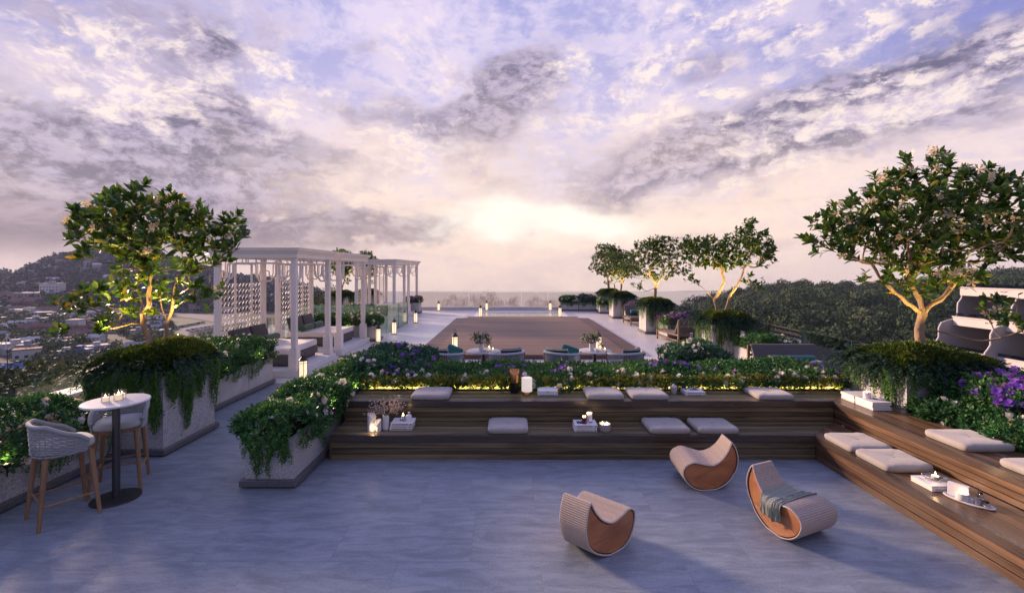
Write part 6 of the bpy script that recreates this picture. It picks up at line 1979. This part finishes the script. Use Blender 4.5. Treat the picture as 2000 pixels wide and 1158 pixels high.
wood_mass('woodland_below_the_parapet', P, R, 'forest', 8, 420)

# trees behind the far glass: thin crowns, each its own
def thin_tree(seed):
    rg = np.random.default_rng(seed); m = MB(); m.tube([(0, 0, -4), (.1, 0, 1.2), (.0, .1, 3.2), (.1, .1, 5.0)], [.16, .13, .08, .03], 7); P = []
    for i in range(34):
        z = rg.uniform(1.0, 4.6); a = rg.uniform(0, 6.28); L = rg.uniform(.7, 1.5) * (1.2 - z / 6)
        e = np.array([math.cos(a) * L, math.sin(a) * L, z + L * .75]); m.tube([(.05, .05, z), tuple((np.array([.05, .05, z]) + e) / 2 + np.array([0, 0, .12])), tuple(e)], [.035, .022, .008], 4)
        P.append(e + rg.normal(size=(26, 3)) * np.array([.34, .34, .28]))
    P = np.concatenate(P)
    return m, inst(DIA, P, frames(rdir(rg, len(P)), rdir(rg, len(P))), .20 * rg.uniform(.6, 1.3, len(P)), np.clip(.55 + .2 * rg.normal(size=len(P)), 0, 1), rg)
protos = []
spots = [(872, 66, .8, 574), (890, 62, .62, 572), (905, 70, .75, 578), (926, 64, .7, 570), (944, 60, .8, 572), (958, 68, .9, 566), (978, 66, .85, 578), (995, 72, .8, 580), (1004, 62, .6, 576), (1034, 66, .7, 579), (1050, 74, .7, 576), (1066, 62, .6, 582), (1082, 68, .6, 580), (640, 60, .9, 552), (618, 64, .9, 560), (606, 58, .7, 570)]
for i, (px, d, s, ytop) in enumerate(spots):
    X = (px - 998) / 900 * d; ztop = EYE - (ytop - 528) * d / 900; z0 = ztop - 5.6 * s * 1.2
    lab = 'thin misted tree seen through the glass beyond the far wall' if px > 700 else 'dark tree standing beyond the left pavilions'
    if i < 3:
        m_, lf = thin_tree(200 + i)
        t = thing('thin_tree', lab, 'tree', (X, d, z0), 0, 'thin trees beyond the far wall'); t.scale = (s, s, s * 1.2)
        obj('trunk', m_, MT['bark'], t, smooth=60); npobj('crown', *lf, MT['forest'], t); protos.append(t)
    else:
        t = dup(protos[i % 3], (X, d, z0), i * 1.3, lab, 'thin trees beyond the far wall' if px > 700 else 'dark trees beyond the left pavilions', (s, s, s * 1.2))

# the town in the valley
def obj2(name, pieces, parent=None, loc=None):
    """one mesh with several materials"""
    me = bpy.data.meshes.new(name); v = []; f = []; mi = []
    for k, (mb_, mt) in enumerate(pieces):
        o_ = len(v); v += mb_.v; f += [[i + o_ for i in q] for q in mb_.f]; mi += [k] * len(mb_.f)
    me.from_pydata(v, [], f)
    for _, mt in pieces: me.materials.append(mt)
    me.polygons.foreach_set('material_index', mi); me.update()
    o_ = bpy.data.objects.new(name, me)
    if loc is not None: o_.location = loc
    return link(o_, parent)
WALLS = [M('town_wall_white', (.50, .49, .48), .9), M('town_wall_cream', (.44, .36, .30), .9), M('town_wall_pink', (.32, .23, .21), .9), M('town_wall_grey', (.30, .30, .31), .9), M('town_wall_terracotta', (.22, .10, .07), .9)]
ROOFS = [M('town_roof_tile', (.15, .075, .06), .9), M('town_roof_grey', (.24, .24, .26), .8), M('town_roof_pale', (.42, .41, .40), .8), M('town_roof_blue', (.07, .13, .28), .7)]
WIN = M('dark_window', (.03, .035, .045), .25)
def house_mesh(name, w, dd, h, wall, roof, gable, seed):
    rg = random.Random(seed); a = MB(); r = MB(); wi = MB()
    a.box(-w / 2, -dd / 2, -3, w / 2, dd / 2, h)
    if gable:
        k = min(w, dd) * .32
        r.extr([(-dd / 2 - .5, h + .02), (0, h + k), (dd / 2 + .5, h + .02)], lambda u, v: (-w / 2 - .4, u, v), lambda u, v: (w / 2 + .4, u, v))
    else:
        r.box(-w / 2 - .2, -dd / 2 - .2, h + .01, w / 2 + .2, dd / 2 + .2, h + .5)
        if rg.random() < .6: r.box(-w * .2, -dd * .2, h + .51, w * .1, dd * .2, h + 2.2)
    fl = max(1, int(h / 3.2))
    for f_ in range(fl):
        n = max(2, int(w / 3.2))
        for i in range(n):
            x = -w / 2 + w * (i + .5) / n; wi.box(x - .7, -dd / 2 - .06, f_ * 3.2 + 1, x + .7, -dd / 2 - .005, f_ * 3.2 + 2.4)
    return obj2(name, [(a, wall), (r, roof), (wi, WIN)])
def put_house(px, d, w, dd, h, wall, roof, gable, lab, group, seed, rz=None, zoff=0.0):
    o_ = house_mesh('town_house' if w < 20 else 'town_building', w, dd, h, WALLS[wall], ROOFS[roof], gable, seed)
    o_.location = ((px - 998) / 900 * d, d, float(ground_z(px, d)) + zoff); o_.rotation_euler = (0, 0, rngf.uniform(-.5, .5) + .55 if rz is None else rz)
    return tag(o_, lab, 'house' if w < 20 else 'building', group)
for i, (px, d, w, dd, h, wa, ro, gb, lab) in enumerate([
    (18, 78, 5.0, 5, 3.2, 3, 3, True, 'grey house with a blue roof at the lower left edge of the view'),
    (47, 88, 3.0, 3, 2.2, 0, 3, True, 'little white hut with a blue roof among the trees at lower left'),
    (12, 250, 13, 8, 4.5, 4, 2, False, 'orange walled low building at the left edge of the town'),
    (62, 470, 34, 8, 4.5, 0, 2, False, 'long white low hall in the middle of the town'), (108, 460, 30, 9, 5.5, 1, 0, True, 'long cream hall with a red roof in the middle of the town'),
    (93, 330, 17, 7, 4.5, 4, 0, True, 'terracotta row house in the middle of the town'), (112, 262, 12, 7, 4.2, 1, 2, False, 'cream flat roofed house behind the left big tree'),
    (148, 330, 8, 7, 9, 0, 1, False, 'white house with a tall narrow front behind the left big tree'), (167, 290, 14, 8, 5, 2, 0, True, 'pink building behind the left big tree'),
    (158, 235, 8, 6, 4, 3, 3, False, 'small bright blue roofed shed behind the left big tree'), (103, 560, 20, 12, 22, 0, 1, False, 'tall pale block at the foot of the mountain'), (70, 545, 34, 14, 14, 2, 2, False, 'pink apartment block at the foot of the mountain'),
    (8, 540, 34, 16, 12, 2, 0, True, 'pink building with a red roof at the left edge below the mountain'), (54, 520, 30, 14, 8, 4, 0, True, 'red roofed school like building below the mountain')]):
    put_house(px, d, w, dd, h, wa, ro, gb, lab, None, 300 + i, rz=.15)
n = 0
while n < 95:
    px = rngf.uniform(-40, 620); d = float(np.sqrt(rngf.uniform(230 ** 2, 540 ** 2)))
    if lot(px, d): continue
    put_house(px, d, rngf.uniform(6, 13), rngf.uniform(5, 8), rngf.uniform(3, 5.5), int(rngf.choice(5, p=[.42, .2, .13, .17, .08])), int(rngf.choice(4, p=[.36, .25, .33, .06])), rngf.random() < .55,
              'small town house among dark trees in the valley', 'houses of the valley town', 400 + n)
    n += 1
n = 0
while n < 75:
    px = rngf.uniform(-20, 600); d = rngf.uniform(545, 760) if rngf.random() < .8 else rngf.uniform(545, 830)
    put_house(px, d, rngf.uniform(7, 15), rngf.uniform(7, 11), rngf.uniform(4, 9), int(rngf.choice(4, p=[.6, .2, .1, .1])), int(rngf.choice(3, p=[.25, .25, .5])), rngf.random() < .4, 'pale speck of a house on the lower mountain slope', 'hillside houses under the mountain', 600 + n, zoff=3.0)
    n += 1
# road, field and car park below the left pavilion
ZV = -41.9
def ribbon(name, top, bot, mt, z):
    m = MB(); m.grid([[(*at(px, py, z), z) for px, py in bot], [(*at(px, py, z), z) for px, py in top]]); return struct(name, m, mt)
ribbon('road', [(300, 612), (340, 610.5), (380, 612), (430, 618), (500, 627), (580, 640)], [(300, 617), (340, 617), (380, 622), (430, 631), (500, 646), (580, 664)], MT['asphalt'], ZV + .12)
ribbon('field', [(335, 622), (372, 623), (400, 628), (430, 632.5), (500, 649)], [(330, 668), (372, 672), (400, 676), (430, 682), (500, 700)], MT['grass'], ZV + .05)
ribbon('car_park', [(350, 643), (392, 633), (430, 634), (470, 644), (520, 654)], [(345, 650), (392, 662), (430, 664), (470, 674), (520, 684)], MT['asphalt'], ZV + .16)
paints = [M('car_paint_white', (.62, .62, .63), .3), M('car_paint_dark', (.04, .04, .05), .3), M('car_paint_silver', (.32, .33, .35), .3, metal=.4)]
def car_mesh(paint):
    b = MB(); b.extr([(-2.1, .35), (-2.15, .75), (-1.9, .95), (-1.0, 1.0), (1.0, 1.0), (1.95, .85), (2.15, .7), (2.15, .35)], lambda u, v: (u, -.85, v), lambda u, v: (u, .85, v))
    c = MB(); c.extr([(-1.55, 1.001), (-1.2, 1.44), (.35, 1.46), (1.0, 1.001)], lambda u, v: (u, -.72, v), lambda u, v: (u, .72, v))
    r = MB(); r.box(-1.15, -.70, 1.462, .32, .70, 1.49); 
    w = MB()
    for x in (-1.3, 1.3):
        for y in (-.80, .80):
            q = MB(); q.cyl(0, 0, -.1, .1, .33, seg=12); q.xf(Matrix.Translation((x, y, .33)) @ Matrix.Rotation(math.pi / 2, 4, 'X')); w.add(q.v, q.f)
    return obj2('parked_car', [(b, paint), (c, WIN), (r, paint), (w, MT['ink'])])
cars = [car_mesh(p_) for p_ in paints]
k = 0
for (x0, y0, x1, y1, n) in ((368, 647, 424, 637.5, 8), (376, 651.5, 432, 641, 8), (390, 656, 440, 646, 7), (345, 641, 395, 631.5, 10), (408, 659.5, 500, 650, 8)):
    A, B = Vector(at(x0, y0, ZV)), Vector(at(x1, y1, ZV))
    for i in range(n):
        c = cars[(k * 7 + i * i) % 3]
        o_ = c if (k * 7 + i * i) % 3 not in [q.get('used', -1) for q in cars] and 'used' not in c else c.copy()
        if o_ is not c: link(o_)
        else: c['used'] = (k * 7 + i * i) % 3
        p_ = A + (B - A) * ((i + rngf.uniform(-.12, .12)) / max(1, n - 1))
        o_.location = (p_.x, p_.y, ZV + .17); o_.rotation_euler = (0, 0, math.atan2(B.y - A.y, B.x - A.x) + 1.25 + rngf.uniform(-.05, .05))
        tag(o_, 'parked car in the open car park below the left pavilion', 'car', 'cars in the car park'); k += 1
for c in cars:
    if 'used' in c: del c['used']
# onion shaped wire ornament over the near house
t = thing('wire_ornament', 'pale onion shaped wire ornament above the blue roofed house at the left edge', 'ornament', ((14.5 - 998) / 900 * 60, 60, EYE - (681 - 528) * 60 / 900))
m = MB()
for i in range(7):
    a = i * math.pi * 2 / 7
    m.tube([(r * math.cos(a), r * math.sin(a), z) for r, z in ((.25, 0), (.62, .35), (.60, .75), (.30, 1.2), (.09, 1.5), (.05, 1.9))], .028, 4)
m.tube([(.25 * math.cos(i * .524), .25 * math.sin(i * .524), 0) for i in range(12)], .025, 4, closed=True)
obj('frame', m, MT['coping'], t)
m = MB(); m.tube([(0, 0, -9), (0, 0, 0)], .05, 6); obj('mast', m, MT['steel'], t)

# terraced white hotel wing on the right
t = thing('terraced_building', 'white terraced building with curved stepped balcony walls at the right edge', 'building', (42.5, 40.0, 0))
BWH = M('building_white', (.56, .52, .50), .85, var=.08, scale=.6); BGR = M('building_white_painted_shade', (.30, .29, .29), .85, var=.08, scale=.6)  # the grey is the white wall with recess shade put into its colour
def band(z1, th, x0, nm='balcony_parapet'):
    m = MB(); m.rbox(x0, -16, z1 - th, x0 + .25, 5.3, z1, .04, 1); m.box(x0 - .06, -16, z1 + .002, x0 + .31, 5.3, z1 + .10); obj(nm, m, BWH, t)
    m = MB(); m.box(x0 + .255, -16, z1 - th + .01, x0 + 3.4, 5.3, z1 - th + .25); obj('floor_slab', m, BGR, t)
    m = MB(); m.box(x0 + .10, -15.8, z1 + .11, x0 + .13, 5.1, z1 + .42); obj('balcony_glass', m, M_glass('dark_balcony_glass_%d' % int(-z1 * 10), (.35, .42, .52), base=.12), t)
band(.74, .75, 1.6); band(-2.11, .8, .9); band(-5.2, .9, .1); band(-8.3, .9, -.4)
m = MB(); m.box(4.2, -16, -12, 4.5, 5.3, .5); obj('back_wall', m, BGR, t)
for zb in (-2.9, -6.0, -9.1):
    for yb in (-14, -9.2, -4.4, .6):
        m = MB(); m.box(4.12, yb, zb + .2, 4.18, yb + 3.2, zb + 2.4); f_ = obj('glazed_door', m, WIN, t)
        m = MB()
        for q in (0, 1.07, 2.13, 3.2): m.box(4.06, yb + q - .04, zb + .2, 4.115, yb + q + .04, zb + 2.4)
        m.box(4.06, yb - .04, zb + 2.405, 4.115, yb + 3.24, zb + 2.48); obj('frame', m, BWH, f_)
prof_ = [(4.4, .9), (2.1, .9), (1.95, .75), (1.95, .1), (1.9, -.3), (1.55, -.75), (1.5, -1.2), (1.5, -1.9), (1.2, -2.3), (.4, -2.5), (-.1, -2.7), (-.35, -3.2), (-.35, -4.1), (-.6, -4.5), (-.85, -4.8), (-.9, -5.3), (-.9, -12), (4.4, -12)]
for yw in (5.31, .41, -4.5, -9.4):
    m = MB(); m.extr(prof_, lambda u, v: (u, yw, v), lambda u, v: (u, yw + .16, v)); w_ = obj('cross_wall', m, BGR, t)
    m = MB()
    m.tube([(u, yw + .08, v) for u, v in prof_[1:-1]], .08, 8); obj('rounded_edge', m, BWH, w_, smooth=60)
m = MB()
for y_ in (-4.2, -8.5): m.box(2.6, y_, 1.0, 2.9, y_ + .3, 3.4)
m.box(2.6, -8.5, 3.41, 2.9, -3.9, 3.75); obj('roof_frame', m, BWH, t)
m = MB(); m.box(1.9, -16, .49, 4.5, 5.3, .62); obj('roof', m, BGR, t)

# ------------------------------------------------------------------ evening haze
m = MB(); m.box(-1900, -60, -170, 2700, 1450, 64)
hm = bpy.data.materials.new('evening_haze'); hm.use_nodes = True
hn = hm.node_tree; hn.nodes.clear()
ho = hn.nodes.new('ShaderNodeOutputMaterial'); hv = hn.nodes.new('ShaderNodeVolumePrincipled')
hv.inputs['Color'].default_value = (0.58, 0.68, 0.95, 1); hv.inputs['Density'].default_value = 0.00013; hv.inputs['Anisotropy'].default_value = 0.1
hn.links.new(hv.outputs[0], ho.inputs['Volume'])
o = obj('haze', m, hm); o['kind'] = 'stuff'
